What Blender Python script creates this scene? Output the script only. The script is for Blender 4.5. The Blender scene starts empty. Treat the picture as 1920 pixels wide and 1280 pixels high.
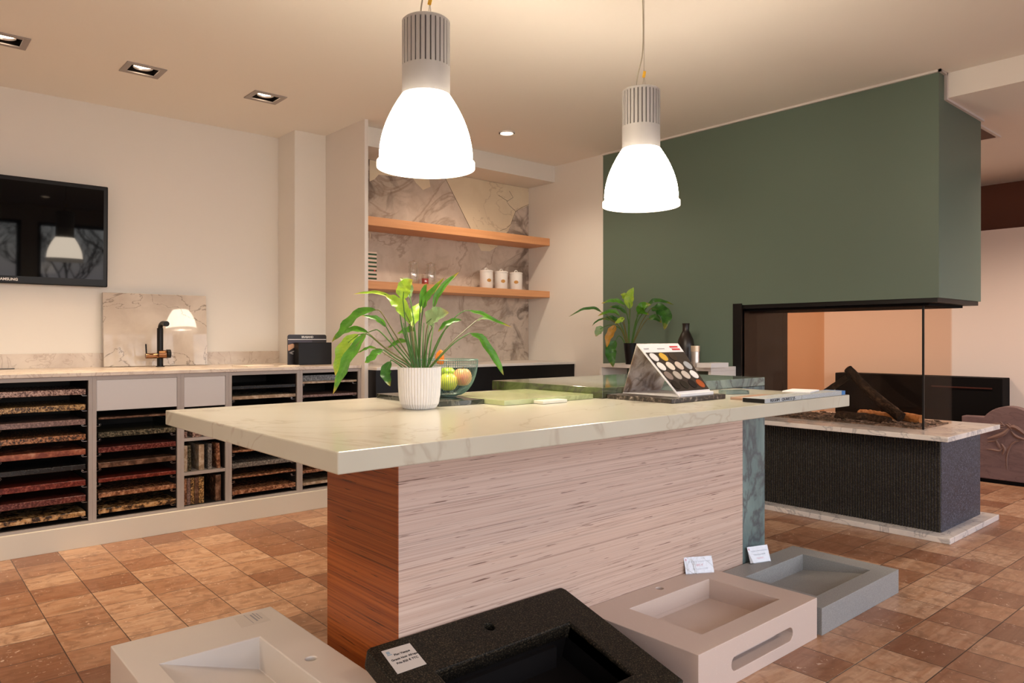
import bpy, bmesh, math, random
from mathutils import Vector, Matrix
random.seed(7)
S = bpy.context.scene
COL = S.collection

# ------------------------------------------------------------------ camera
HC, FPX, HOR, TH = 1.10, 1375.3, 634.26, math.radians(48.83)
FWD = Vector((math.cos(TH), math.sin(TH), 0)); RGT = Vector((math.sin(TH), -math.cos(TH), 0)); UP = Vector((0, 0, 1))
cd = bpy.data.cameras.new('camera'); cam = bpy.data.objects.new('camera', cd); COL.objects.link(cam)
cam.location = (0, 0, HC); cam.rotation_euler = (math.pi/2, 0, TH - math.pi/2)
cd.sensor_width = 36; cd.lens = FPX/1920*36; cd.shift_y = (HOR-640)/1920; cd.clip_start = 0.02
S.camera = cam
S.view_settings.view_transform = 'Standard'; S.view_settings.look = 'None'
S.view_settings.exposure = -0.08; S.view_settings.gamma = 1.0; S.view_settings.use_curve_mapping = False

def ray(px, py): return FWD + RGT*((px-960)/FPX) + UP*((HOR-py)/FPX)
C0 = Vector((0, 0, HC))
def atz(px, py, z): d = ray(px, py); return C0 + d*((z-HC)/d.z)
def atx(px, py, x): d = ray(px, py); return C0 + d*(x/d.x)
def aty(px, py, y): d = ray(px, py); return C0 + d*(y/d.y)
def atd(px, py, dist): return C0 + ray(px, py)*dist

# ------------------------------------------------------------------ world + large lights
W = bpy.data.worlds.new('world'); S.world = W; W.use_nodes = True
wn = W.node_tree.nodes; wl = W.node_tree.links
bg = wn['Background']
sky = wn.new('ShaderNodeTexSky'); sky.sky_type = 'NISHITA'
sky.sun_disc = False; sky.sun_elevation = math.radians(7); sky.sun_rotation = math.radians(40)
mx = wn.new('ShaderNodeMix'); mx.data_type = 'RGBA'; mx.inputs[0].default_value = 0.9
wl.new(sky.outputs[0], mx.inputs[6]); mx.inputs[7].default_value = (0.60, 0.64, 0.84, 1)
wl.new(mx.outputs[2], bg.inputs[0]); bg.inputs[1].default_value = 7.3
WIN = [(-2.3, -0.5), (-0.3, 1.5), (1.7, 3.5), (3.7, 5.5), (5.7, 7.3)]; YF = -2.3
for i, (a, b) in enumerate(WIN):
    ld = bpy.data.lights.new('window_portal', 'AREA'); ld.shape = 'RECTANGLE'; ld.size = b-a; ld.size_y = 2.0
    ld.cycles.is_portal = True
    lo = bpy.data.objects.new('window_portal', ld); COL.objects.link(lo)
    lo.location = ((a+b)/2, YF-0.12, 1.35); lo.rotation_euler = (math.pi/2, 0, 0)   # facing +Y

# ------------------------------------------------------------------ materials
def nt(name):
    m = bpy.data.materials.new(name); m.use_nodes = True; t = m.node_tree
    return m, t, t.nodes['Principled BSDF']
def lnk(t, a, b): t.links.new(a, b)
def c4(c): return (c[0], c[1], c[2], 1)
def srgb(r, g, b):
    f = lambda v: ((v/255)/12.92 if v/255 <= .04045 else (((v/255)+.055)/1.055)**2.4)
    return (f(r), f(g), f(b))
def flat(name, c, rough=.5, metal=0, coat=0, spec=.5, emis=None, es=0):
    m, t, p = nt(name)
    p.inputs['Base Color'].default_value = c4(c); p.inputs['Roughness'].default_value = rough
    p.inputs['Metallic'].default_value = metal; p.inputs['Coat Weight'].default_value = coat
    p.inputs['Coat Roughness'].default_value = .1; p.inputs['Specular IOR Level'].default_value = spec
    if emis: p.inputs['Emission Color'].default_value = c4(emis); p.inputs['Emission Strength'].default_value = es
    return m
def pos(t, scale=(1, 1, 1), rot=(0, 0, 0), loc=(0, 0, 0)):
    g = t.nodes.new('ShaderNodeNewGeometry'); mp = t.nodes.new('ShaderNodeMapping')
    mp.inputs['Scale'].default_value = scale; mp.inputs['Rotation'].default_value = rot; mp.inputs['Location'].default_value = loc
    lnk(t, g.outputs['Position'], mp.inputs['Vector']); return mp.outputs['Vector']
def noise(t, v, scale, detail=4, dist=0, rough=.55):
    n = t.nodes.new('ShaderNodeTexNoise'); n.inputs['Scale'].default_value = scale; n.inputs['Detail'].default_value = detail
    n.inputs['Distortion'].default_value = dist; n.inputs['Roughness'].default_value = rough
    lnk(t, v, n.inputs['Vector']); return n.outputs['Fac']
def ramp(t, f, stops, interp='LINEAR'):
    r = t.nodes.new('ShaderNodeValToRGB'); r.color_ramp.interpolation = interp
    e = r.color_ramp.elements
    while len(e) < len(stops): e.new(.5)
    for i, (p, c) in enumerate(stops): e[i].position = p; e[i].color = c4(c if hasattr(c, '__len__') else (c, c, c))
    lnk(t, f, r.inputs[0]); return r.outputs[0]
def mixc(t, f, a, b, mode='MIX'):
    m = t.nodes.new('ShaderNodeMix'); m.data_type = 'RGBA'; m.blend_type = mode
    if hasattr(f, 'links'): lnk(t, f, m.inputs[0])
    else: m.inputs[0].default_value = f
    for s, v in ((6, a), (7, b)):
        if hasattr(v, 'links'): lnk(t, v, m.inputs[s])
        else: m.inputs[s].default_value = c4(v)
    return m.outputs[2]
def math_(t, op, a, b=None):
    m = t.nodes.new('ShaderNodeMath'); m.operation = op
    for i, v in enumerate((a, b)):
        if v is None: continue
        if hasattr(v, 'links'): lnk(t, v, m.inputs[i])
        else: m.inputs[i].default_value = v
    return m.outputs[0]
def bump(t, p, h, strength=.3, dist=.01):
    b = t.nodes.new('ShaderNodeBump'); b.inputs['Strength'].default_value = strength; b.inputs['Distance'].default_value = dist
    lnk(t, h, b.inputs['Height']); lnk(t, b.outputs[0], p.inputs['Normal'])
def veins(t, v, scale, width=.03, dist=1.0, detail=5):
    n = noise(t, v, scale, detail, dist)
    a = math_(t, 'ABSOLUTE', math_(t, 'SUBTRACT', n, .5))
    return ramp(t, a, [(0, 1), (width, 0)])
def marble(name, base, base2, vein, scale=3, width=.03, amt=.7, rough=.2, stretch=(1, 1, 1), rot=(0, 0, 0), cs=1.5, vd=1.2, spec=.5):
    m, t, p = nt(name); v = pos(t, stretch, rot)
    c = mixc(t, ramp(t, noise(t, v, cs, 5, .6), [(.35, 0), (.65, 1)]), base, base2)
    f = math_(t, 'MULTIPLY', veins(t, v, scale, width, vd), amt)
    c = mixc(t, f, c, vein); lnk(t, c, p.inputs['Base Color']); p.inputs['Roughness'].default_value = rough
    p.inputs['Specular IOR Level'].default_value = spec
    return m
def speckle(name, stops, scale=120, rough=.35, mode='CONSTANT', spec=.5, bmp=0, soft=None):
    m, t, p = nt(name); v = pos(t)
    n = noise(t, v, scale, 3, 0, .7)
    c = ramp(t, n, stops, mode)
    if soft: c = mixc(t, ramp(t, noise(t, v, soft[0], 4), [(.4, 0), (.6, 1)]), c, soft[1])
    lnk(t, c, p.inputs['Base Color'])
    p.inputs['Roughness'].default_value = rough; p.inputs['Specular IOR Level'].default_value = spec
    if bmp: bump(t, p, n, bmp, .002)
    return m
def plywood(name, c1, c2, dark, rough=.45, amt=.8):
    m, t, p = nt(name)
    f1 = noise(t, pos(t, (.5, .5, 170)), 1, 5, .0)
    c = mixc(t, ramp(t, f1, [(.35, 0), (.62, 1)]), c1, c2)
    lam = noise(t, pos(t, (.3, .3, 260), (0, 0, 0), (3, 2, 1)), 1, 2, 0)
    c = mixc(t, math_(t, 'MULTIPLY', ramp(t, lam, [(.56, 0), (.72, 1)]), .35), c, dark)
    f2 = noise(t, pos(t, (6, 6, 190), (0, 0, 0), (7, 3, 5)), 1, 3, .0)
    c = mixc(t, math_(t, 'MULTIPLY', ramp(t, f2, [(.65, 0), (.685, 1)]), amt), c, dark)
    f3 = noise(t, pos(t, (2.2, 2.2, 300), (0, 0, 0), (1, 9, 5)), 1, 2, .0)
    c = mixc(t, math_(t, 'MULTIPLY', ramp(t, f3, [(.64, 0), (.68, 1)]), amt*.7), c, dark)
    lnk(t, c, p.inputs['Base Color']); p.inputs['Roughness'].default_value = rough
    return m
def wood(name, c1, c2, stretch=(2, 30, 30), rough=.45):
    m, t, p = nt(name)
    f = noise(t, pos(t, stretch), 1, 6, .6)
    lnk(t, mixc(t, ramp(t, f, [(.3, 0), (.7, 1)]), c1, c2), p.inputs['Base Color']); p.inputs['Roughness'].default_value = rough
    return m
def glassy(name, tint, refl=1.0, rough=0.0, f0=.045):
    m = bpy.data.materials.new(name); m.use_nodes = True; t = m.node_tree; t.nodes.clear()
    o = t.nodes.new('ShaderNodeOutputMaterial'); tr = t.nodes.new('ShaderNodeBsdfTransparent'); gl = t.nodes.new('ShaderNodeBsdfGlossy')
    lw = t.nodes.new('ShaderNodeLayerWeight'); lw.inputs[0].default_value = .5; mxs = t.nodes.new('ShaderNodeMixShader')
    tr.inputs[0].default_value = c4(tint); gl.inputs[0].default_value = (refl, refl, refl, 1); gl.inputs['Roughness'].default_value = rough
    fz = math_(t, 'ADD', math_(t, 'MULTIPLY', math_(t, 'POWER', lw.outputs['Facing'], 5.0), f0*14), f0)
    lnk(t, fz, mxs.inputs[0]); lnk(t, tr.outputs[0], mxs.inputs[1]); lnk(t, gl.outputs[0], mxs.inputs[2]); lnk(t, mxs.outputs[0], o.inputs[0])
    return m
def emit(name, c, s):
    m = bpy.data.materials.new(name); m.use_nodes = True; t = m.node_tree; t.nodes.clear()
    o = t.nodes.new('ShaderNodeOutputMaterial'); e = t.nodes.new('ShaderNodeEmission'); e.inputs[0].default_value = c4(c); e.inputs[1].default_value = s
    lnk(t, e.outputs[0], o.inputs[0]); return m
def leafmat(name, c1, c2, tip):
    m, t, p = nt(name)
    uv = t.nodes.new('ShaderNodeUVMap'); sp = t.nodes.new('ShaderNodeSeparateXYZ'); lnk(t, uv.outputs[0], sp.inputs[0])
    n = noise(t, pos(t), 25, 3)
    c = mixc(t, ramp(t, n, [(.35, 0), (.65, 1)]), c1, c2)
    edge = ramp(t, math_(t, 'ADD', sp.outputs['X'], math_(t, 'MULTIPLY', math_(t, 'SUBTRACT', n, .5), .5)), [(.82, 0), (1.0, 1)])
    c = mixc(t, edge, c, tip)
    vn = math_(t, 'SINE', math_(t, 'ADD', math_(t, 'MULTIPLY', sp.outputs['X'], 90), math_(t, 'MULTIPLY', math_(t, 'ABSOLUTE', math_(t, 'SUBTRACT', sp.outputs['Y'], .5)), -18)))
    c = mixc(t, math_(t, 'MULTIPLY', ramp(t, vn, [(.8, 0), (1, 1)]), .25), c, (c2[0]*1.5, c2[1]*1.3, c2[2]*1.4))
    lnk(t, c, p.inputs['Base Color']); p.inputs['Roughness'].default_value = .38
    o = t.nodes['Material Output']; tl = t.nodes.new('ShaderNodeBsdfTranslucent'); ms = t.nodes.new('ShaderNodeMixShader'); ms.inputs[0].default_value = .3
    lnk(t, c, tl.inputs[0]); lnk(t, p.outputs[0], ms.inputs[1]); lnk(t, tl.outputs[0], ms.inputs[2]); lnk(t, ms.outputs[0], o.inputs[0])
    return m
def greenstone():
    m, t, p = nt('green_marble_with_blue_grey_end'); v = pos(t, (1, 1, 1), (0, 0, .3))
    a = mixc(t, ramp(t, noise(t, v, 9, 5, .8), [(.38, 0), (.62, 1)]), (.10, .13, .045), (.035, .045, .015))
    b = mixc(t, ramp(t, noise(t, v, 6, 5, .8), [(.38, 0), (.62, 1)]), (.24, .30, .26), (.12, .16, .15))
    g = t.nodes.new('ShaderNodeSeparateXYZ'); lnk(t, pos(t), g.inputs[0])
    c = mixc(t, ramp(t, math_(t, 'SUBTRACT', g.outputs[0], 2.0), [(.02, 0), (.30, 1)]), a, b)
    c = mixc(t, math_(t, 'MULTIPLY', veins(t, v, 5, .04, 1.2), .6), c, (.05, .04, .04))
    lnk(t, c, p.inputs['Base Color']); p.inputs['Roughness'].default_value = .07; p.inputs['Specular IOR Level'].default_value = .8
    return m
def floormat():
    m, t, p = nt('travertine_tiles')
    v = pos(t, (1, 1, 1), (0, 0, math.radians(.45)), (-.49+.2005*50, -.9155+.2055*50, 0))
    sp = t.nodes.new('ShaderNodeSeparateXYZ'); lnk(t, v, sp.inputs[0])
    ux = math_(t, 'DIVIDE', sp.outputs[0], .2005); uy = math_(t, 'DIVIDE', sp.outputs[1], .2055)
    cx = t.nodes.new('ShaderNodeCombineXYZ'); lnk(t, math_(t, 'FLOOR', ux), cx.inputs[0]); lnk(t, math_(t, 'FLOOR', uy), cx.inputs[1])
    wn_ = t.nodes.new('ShaderNodeTexWhiteNoise'); wn_.noise_dimensions = '2D'; lnk(t, cx.outputs[0], wn_.inputs['Vector'])
    # each tile shifts the grain by its own amount
    sh = t.nodes.new('ShaderNodeVectorMath'); sh.operation = 'MULTIPLY_ADD'
    lnk(t, wn_.outputs['Color'], sh.inputs[0]); sh.inputs[1].default_value = (9, 9, 9); lnk(t, v, sh.inputs[2])
    mp = t.nodes.new('ShaderNodeMapping'); mp.inputs['Scale'].default_value = (4, 30, 5); lnk(t, sh.outputs[0], mp.inputs[0])
    g = noise(t, mp.outputs[0], 1, 6, 1.4)
    tone = ramp(t, wn_.outputs['Value'], [(0, FT[0]), (.3, FT[1]), (.6, FT[2]), (1, FT[3])])
    c = mixc(t, ramp(t, g, [(.3, 0), (.7, 1)]), tone, FT[4], 'MULTIPLY')
    c = mixc(t, .8, tone, c)
    cloud = noise(t, sh.outputs[0], 13, 6, 1.2)
    c = mixc(t, math_(t, 'MULTIPLY', ramp(t, cloud, [(.47, 0), (.64, 1)]), .5), c, FT[5])
    pits = noise(t, sh.outputs[0], 42, 4, 1.5)
    c = mixc(t, math_(t, 'MULTIPLY', ramp(t, pits, [(.645, 0), (.69, 1)]), .7), c, FT[6])
    def near(u):
        fr = math_(t, 'FRACT', u); return math_(t, 'MINIMUM', fr, math_(t, 'SUBTRACT', 1, fr))
    gr = ramp(t, math_(t, 'MINIMUM', near(ux), near(uy)), [(.005, 1), (.011, 0)])
    c = mixc(t, gr, c, (.045, .028, .02))
    lnk(t, c, p.inputs['Base Color'])
    p.inputs['Roughness'].default_value = .33
    bump(t, p, math_(t, 'SUBTRACT', 1, gr), .4, .002)
    return m
FT = [(.26, .125, .07), (.36, .19, .11), (.47, .28, .17), (.58, .39, .26), (.66, .46, .33), (.17, .075, .035), (.72, .56, .44)]

MT = {}
def mats():
    d = MT
    d['floor'] = floormat()
    d['wall'] = flat('wall_paint', (.80, .77, .72), .75)
    d['ceil'] = flat('ceiling_paint', (.86, .82, .76), .85)
    d['white'] = flat('white_lacquer', (.74, .70, .66), .45)
    d['whitegloss'] = flat('white_ceramic', (.78, .75, .72), .25)
    d['green'] = flat('sage_green_paint', (.118, .170, .130), .5)
    d['tan'] = flat('tan_wall_paint', (.66, .46, .32), .8)
    d['brown'] = flat('brown_wall_paint', (.16, .055, .03), .8)  # rear wall tone, much darker than the tan walls
    d['panelw'] = flat('pale_board', (.80, .70, .64), .7)
    d['black'] = flat('black_satin', (.006, .005, .005), .4, spec=.25)
    d['blackmatt'] = flat('black_matt', (.005, .004, .004), .8, spec=.1)
    d['inner'] = flat('cabinet_interior', (.016, .012, .011), .6)
    d['screen'] = flat('tv_screen_glass', (.001, .001, .0015), .03, spec=.2)
    d['bezel'] = flat('tv_bezel', (.004, .004, .005), .3, spec=.2)
    d['greyframe'] = flat('grey_cabinet_frame', (.36, .32, .30), .45)
    d['greydoor'] = flat('grey_drawer_front', (.56, .54, .54), .35)
    d['plinth'] = flat('plinth_board', (.66, .62, .54), .35)
    d['steel'] = flat('steel', (.55, .52, .5), .3, 1)
    d['alu'] = flat('painted_aluminium', (.40, .39, .38), .45, .15)
    d['aludark'] = flat('dark_groove', (.14, .13, .13), .6)
    d['wire'] = flat('wire', (.28, .25, .2), .4, .6)
    d['yellow'] = flat('yellow_clip', (.75, .42, .02), .4)
    d['shade'] = emit('glowing_shade', (1.0, .84, .66), 38)
    d['shadeband'] = emit('glowing_shade_lip', (1.0, .84, .68), 4)
    d['bulb'] = emit('lamp_disc', (1.0, .72, .5), 14)
    d['quartz'] = marble('white_quartz_top', (.52, .50, .41), (.46, .43, .34), (.30, .22, .16), 1.1, .010, .35, .2, (1, 1, 1), (0, 0, .4), 1.2, 1.5)
    d['backtop'] = marble('beige_quartz_worktop', (.68, .60, .52), (.56, .47, .40), (.36, .26, .2), 9, .03, .5, .25, cs=7)
    d['lean'] = marble('pale_marble_panel', (.64, .57, .50), (.50, .43, .37), (.13, .1, .08), 2.6, .010, .75, .025, cs=4, vd=1.8, spec=.3)
    d['carrara'] = marble('white_carrara_marble', (.74, .68, .62), (.60, .56, .53), (.24, .23, .24), 5, .03, .6, .2, cs=4)
    d['greenm'] = marble('green_marble', (.22, .32, .20), (.07, .10, .04), (.06, .06, .03), 7, .06, .7, .09, (1, 1, 1), cs=9, spec=.7)
    d['greenm'] = greenstone()
    d['leg'] = marble('blue_green_marble', (.19, .27, .26), (.10, .15, .155), (.055, .04, .055), 4, .06, .6, .25, (1, 1, .35), (0, .25, 0), 7, 2.2)
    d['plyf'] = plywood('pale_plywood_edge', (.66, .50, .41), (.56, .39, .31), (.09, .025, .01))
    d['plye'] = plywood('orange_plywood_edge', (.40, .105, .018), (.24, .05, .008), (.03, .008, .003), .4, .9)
    d['oak'] = wood('warm_oak', (.72, .36, .17), (.60, .28, .12), (2, 40, 40))
    d['taupe'] = speckle('taupe_stone', [(0, (.38, .28, .23)), (.30, (.60, .48, .41)), (.64, (.60, .48, .41)), (.70, (.68, .58, .5))], 160, .4, 'LINEAR')
    d['greys'] = speckle('grey_stone', [(0, (.17, .16, .155)), (.4, (.25, .25, .24)), (.6, (.30, .30, .29)), (.8, (.38, .38, .37))], 220, .45, 'LINEAR')
    d['whites'] = flat('white_solid_surface', (.66, .60, .54), .3)
    d['blackg'] = speckle('black_granite', [(0, (.004, .004, .003)), (.50, (.008, .007, .005)), (.62, (.06, .045, .028)), (.7, (.10, .08, .05))], 230, .5, 'LINEAR', .15)
    d['hearth'] = speckle('dark_granite_cladding', [(0, (.008, .009, .012)), (.45, (.022, .024, .034)), (.58, (.065, .07, .10)), (.72, (.18, .19, .25))], 130, .5, 'LINEAR', .4, .3)
    d['hearthrib'] = speckle('dark_ribbed_granite', [(0, (.008, .007, .006)), (.45, (.016, .013, .010)), (.6, (.055, .045, .03)), (.75, (.12, .10, .07))], 150, .55, 'LINEAR', .3, .2)
    d['head'] = marble('purple_grey_stone', (.20, .125, .12), (.155, .095, .095), (.10, .06, .06), 5, .04, .5, .6, (1, 1, 3), cs=3)
    d['carve'] = flat('carved_stone', (.19, .11, .09), .6)
    d['bark'] = speckle('charred_bark', [(0, (.008, .006, .005)), (.5, (.022, .015, .011)), (.65, (.07, .045, .03)), (.8, (.13, .09, .06))], 45, .85, 'LINEAR', .2, .8)
    d['cutwood'] = wood('split_log_wood', (.32, .13, .035), (.50, .24, .08), (8, 60, 60), .7)
    d['chips'] = speckle('wood_chips_and_ash', [(0, (.02, .016, .014)), (.45, (.10, .08, .065)), (.6, (.26, .2, .17)), (.8, (.42, .36, .32))], 30, .85, 'LINEAR', .3, .6)
    d['glass'] = glassy('clear_glass', (.96, .93, .90))
    d['tint'] = glassy('bronze_tinted_glass', (.97, .91, .86), .55, 0, .010)
    d['acryl'] = glassy('acrylic', (.93, .93, .93))
    d['jarg'] = glassy('jar_glass', (.93, .93, .91), 1.0, .08, .14)
    d['card'] = flat('white_card', (.72, .70, .70), .6)
    d['paper'] = flat('paper', (.78, .68, .58), .6)
    d['ink'] = flat('ink', (.015, .015, .02), .6)
    d['redink'] = flat('red_ink', (.55, .02, .02), .5)
    d['blueink'] = flat('pale_blue_ink', (.25, .33, .40), .5)
    d['whiteink'] = flat('white_ink', (.8, .78, .76), .5)
    d['greyink'] = flat('grey_ink', (.30, .29, .30), .5)
    d['soil'] = speckle('soil', [(0, (.01, .008, .006)), (.6, (.04, .025, .018))], 90, .95, 'LINEAR')
    d['l1'] = leafmat('leaf_green', (.055, .20, .012), (.11, .33, .025), (.45, .30, .03))
    d['l2'] = leafmat('leaf_yellow_green', (.24, .46, .03), (.40, .58, .05), (.5, .42, .06))
    d['l3'] = leafmat('leaf_dark_green', (.02, .10, .012), (.05, .18, .02), (.25, .22, .03))
    d['l4'] = leafmat('leaf_pale_striped', (.20, .34, .13), (.30, .42, .2), (.45, .35, .1))
    d['l5'] = leafmat('leaf_orange', (.55, .27, .02), (.42, .22, .03), (.6, .3, .03))
    d['stem'] = flat('leaf_stem', (.05, .15, .015), .5)
    d['stem2'] = flat('leaf_stem_brown', (.13, .12, .03), .5)
    d['copper'] = flat('bronze_metal', (.25, .12, .06), .25, .9)
    d['teal'] = flat('green_wire', (.12, .22, .19), .4, .2)
mats()

# ------------------------------------------------------------------ mesh helpers
def NB(): return bmesh.new()
def box(bm, x0, x1, y0, y1, z0, z1):
    v = [bm.verts.new(p) for p in ((x0, y0, z0), (x1, y0, z0), (x1, y1, z0), (x0, y1, z0), (x0, y0, z1), (x1, y0, z1), (x1, y1, z1), (x0, y1, z1))]
    for f in ((0, 3, 2, 1), (4, 5, 6, 7), (0, 1, 5, 4), (1, 2, 6, 5), (2, 3, 7, 6), (3, 0, 4, 7)): bm.faces.new([v[i] for i in f])
    return bm
def BX(*a): return box(NB(), *a)
def prism(bm, poly, axis, a0, a1):
    """poly: 2D points; axis 'z': (x,y), 'y': (x,z), 'x': (y,z)"""
    def P(q, a): return {'z': (q[0], q[1], a), 'y': (q[0], a, q[1]), 'x': (a, q[0], q[1])}[axis]
    A = [bm.verts.new(P(q, a0)) for q in poly]; B = [bm.verts.new(P(q, a1)) for q in poly]
    n = len(poly); bm.faces.new(A); bm.faces.new(list(reversed(B)))
    for i in range(n): bm.faces.new((A[i], B[i], B[(i+1) % n], A[(i+1) % n]))
    bmesh.ops.recalc_face_normals(bm, faces=bm.faces[:]); return bm
def frame_of(d):
    d = d.normalized(); a = Vector((0, 0, 1)) if abs(d.z) < .9 else Vector((1, 0, 0))
    u = d.cross(a).normalized(); return u, d.cross(u).normalized()
def tube(bm, pts, r, seg=8, cap=True, close=False):
    pts = [Vector(p) for p in pts]; n = len(pts); rs = r if hasattr(r, '__len__') else [r]*n
    rings = []; u = None
    for i, p in enumerate(pts):
        d = (pts[(i+1) % n]-pts[i-1]) if close else (pts[min(i+1, n-1)]-pts[max(i-1, 0)])
        if d.length < 1e-9: d = Vector((0, 0, 1))
        d.normalize()
        if u is None: u, w = frame_of(d)
        else:
            u = (u - d*u.dot(d)).normalized(); w = d.cross(u)
        rings.append([bm.verts.new(p+u*math.cos(2*math.pi*k/seg)*rs[i]+w*math.sin(2*math.pi*k/seg)*rs[i]) for k in range(seg)])
    m = n if close else n-1
    for i in range(m):
        a, b = rings[i], rings[(i+1) % n]
        for k in range(seg): bm.faces.new((a[k], a[(k+1) % seg], b[(k+1) % seg], b[k]))
    if cap and not close: bm.faces.new(list(reversed(rings[0]))); bm.faces.new(rings[-1])
    bmesh.ops.recalc_face_normals(bm, faces=bm.faces[:])
    return bm
def lathe(bm, prof, c, seg=48, rib=0, ribs=40, closed=True):
    rings = []
    for r, z in prof:
        ring = []
        for k in range(seg):
            a = 2*math.pi*k/seg
            rr = r + (rib*(abs(math.sin(a*ribs/2))-.6) if rib and r > .0001 else 0)
            ring.append(bm.verts.new((c[0]+math.cos(a)*max(rr, .0002), c[1]+math.sin(a)*max(rr, .0002), c[2]+z)))
        rings.append(ring)
    for a, b in zip(rings, rings[1:]):
        for k in range(seg): bm.faces.new((a[k], a[(k+1) % seg], b[(k+1) % seg], b[k]))
    if closed: bm.faces.new(list(reversed(rings[0]))); bm.faces.new(rings[-1])
    bmesh.ops.recalc_face_normals(bm, faces=bm.faces[:])
    return bm
def spline(pts, n):
    pts = [Vector(p) for p in pts]; P = [2*pts[0]-pts[1]]+pts+[2*pts[-1]-pts[-2]]; out = []
    m = len(pts)-1
    for i in range(n):
        s = i/(n-1)*m; k = min(int(s), m-1); t = s-k; a, b, c, d = P[k:k+4]
        out.append(.5*((2*b)+(c-a)*t+(2*a-5*b+4*c-d)*t*t+(3*b-a-3*c+d)*t**3))
    return out

# ------------------------------------------------------------------ object helpers
WM = {}
def place(o, parent, Mw):
    WM[o.name] = Mw
    if parent is not None: o.parent = parent; o.matrix_parent_inverse = Matrix.Identity(4); o.matrix_basis = WM[parent.name].inverted() @ Mw
    else: o.matrix_basis = Mw
def mk(name, bm, mat, parent=None, bevel=0, smooth=False, label=None, cat=None, group=None, kind=None, T=None, seg=2):
    if T is not None: bm.transform(T)
    xs = [v.co for v in bm.verts]
    lo = Vector([min(v[i] for v in xs) for i in range(3)]); hi = Vector([max(v[i] for v in xs) for i in range(3)])
    o0 = Vector(((lo.x+hi.x)/2, (lo.y+hi.y)/2, lo.z))
    bm.transform(Matrix.Translation(-o0))
    me = bpy.data.meshes.new(name); bm.to_mesh(me); bm.free()
    if smooth:
        for f in me.polygons: f.use_smooth = True
        try: me.set_sharp_from_angle(angle=math.radians(40))
        except Exception: pass
    me.materials.append(MT[mat] if isinstance(mat, str) else mat)
    o = bpy.data.objects.new(name, me); COL.objects.link(o)
    place(o, parent, Matrix.Translation(o0))
    if bevel:
        b = o.modifiers.new('bevel', 'BEVEL'); b.width = bevel; b.segments = seg; b.limit_method = 'ANGLE'; b.angle_limit = math.radians(40)
    if label: o['label'] = label
    if cat: o['category'] = cat
    if group: o['group'] = group
    if kind: o['kind'] = kind
    return o
def thing(name, label, cat, loc, group=None, rotz=0):
    o = bpy.data.objects.new(name, None); COL.objects.link(o); o.empty_display_size = .05
    place(o, None, Matrix.Translation(Vector(loc)) @ Matrix.Rotation(rotz, 4, 'Z'))
    o['label'] = label; o['category'] = cat
    if group: o['group'] = group
    return o
def struct(name, bm, mat, parent=None, bevel=0):
    return mk(name, bm, mat, parent, bevel, kind=None if parent else 'structure')
def cut(o, cutters):
    """subtract boxes/meshes (world coordinates) from mesh object o"""
    tmp = []
    for bm in cutters:
        bmesh.ops.recalc_face_normals(bm, faces=bm.faces[:])
        me = bpy.data.meshes.new('c'); bm.to_mesh(me); bm.free(); c = bpy.data.objects.new('c', me); COL.objects.link(c); tmp.append(c)
        m = o.modifiers.new('b', 'BOOLEAN'); m.object = c; m.operation = 'DIFFERENCE'; m.solver = 'EXACT'
    bpy.context.view_layer.update()
    dg = bpy.context.evaluated_depsgraph_get()
    me = bpy.data.meshes.new_from_object(o.evaluated_get(dg)); o.modifiers.clear()
    mats_ = [m for m in o.data.materials]; o.data = me
    me.materials.clear(); [me.materials.append(m) for m in mats_]
    for p in me.polygons: p.material_index = 0
    for c in tmp: bpy.data.objects.remove(c)
def text(name, s, size, mat, T, parent, ext=.0004, align='CENTER', bold=0):
    cu = bpy.data.curves.new(name, 'FONT'); cu.body = s; cu.size = size; cu.extrude = ext; cu.align_x = align; cu.align_y = 'CENTER'; cu.offset = bold
    t = bpy.data.objects.new(name, cu); COL.objects.link(t); bpy.context.view_layer.update()
    me = bpy.data.meshes.new_from_object(t.evaluated_get(bpy.context.evaluated_depsgraph_get()))
    bpy.data.objects.remove(t); bpy.data.curves.remove(cu)
    bm = NB(); bm.from_mesh(me); bpy.data.meshes.remove(me)
    return mk(name, bm, mat, parent, T=T)
def plane_T(origin, xdir, ydir):
    x = Vector(xdir).normalized(); y = Vector(ydir); y = (y-x*y.dot(x)).normalized(); z = x.cross(y)
    return Matrix(((x.x, y.x, z.x, origin[0]), (x.y, y.y, z.y, origin[1]), (x.z, y.z, z.z, origin[2]), (0, 0, 0, 1)))

# ================================================================== SETTING
ZC, ZL = 2.575, 2.437
struct('floor', BX(-2.8, 8.0, YF-.2, 5.5, -.1, 0), 'floor')
ceil = struct('ceiling', prism(NB(), [(-2.8, YF-.2), (4.51, YF-.2), (4.51, 5.5), (-2.8, 5.5)], 'z', ZC, ZC+.2), 'ceil')
struct('ceiling_lower', BX(4.51, 8.0, YF-.2, 5.5, ZL, ZC+.2), 'ceil')
struct('wall_left', BX(-2.8, 4.6, 5.2, 5.4, 0, ZC), 'wall')
struct('wall_column', BX(2.26, 2.50, 4.92, 5.2, 0, ZC), 'wall')
struct('wall_partition', BX(2.498, 2.525, 4.36, 5.2, 0, ZC), 'white')
struct('wall_niche', BX(2.525, 4.42, 4.85, 5.2, 0, ZC), 'wall')
struct('wall_soffit', BX(2.525, 4.42, 4.498, 4.85, 2.438, ZC), 'wall')
struct('wall_niche_right', BX(4.42, 5.115, 3.945, 5.2, 0, ZC), 'wall')
struct('wall_right', BX(7.35, 7.5, YF, 5.4, 0, ZL), 'brown')
struct('wall_rear', BX(7.1, 7.35, 3.38, 5.4, 0, ZL), 'tan')
struct('wall_back', BX(4.6, 8.0, 5.2, 5.4, 0, ZC), 'tan')
struct('wall_side', BX(-2.8, -2.6, YF, 5.2, 0, ZC), 'wall')
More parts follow.
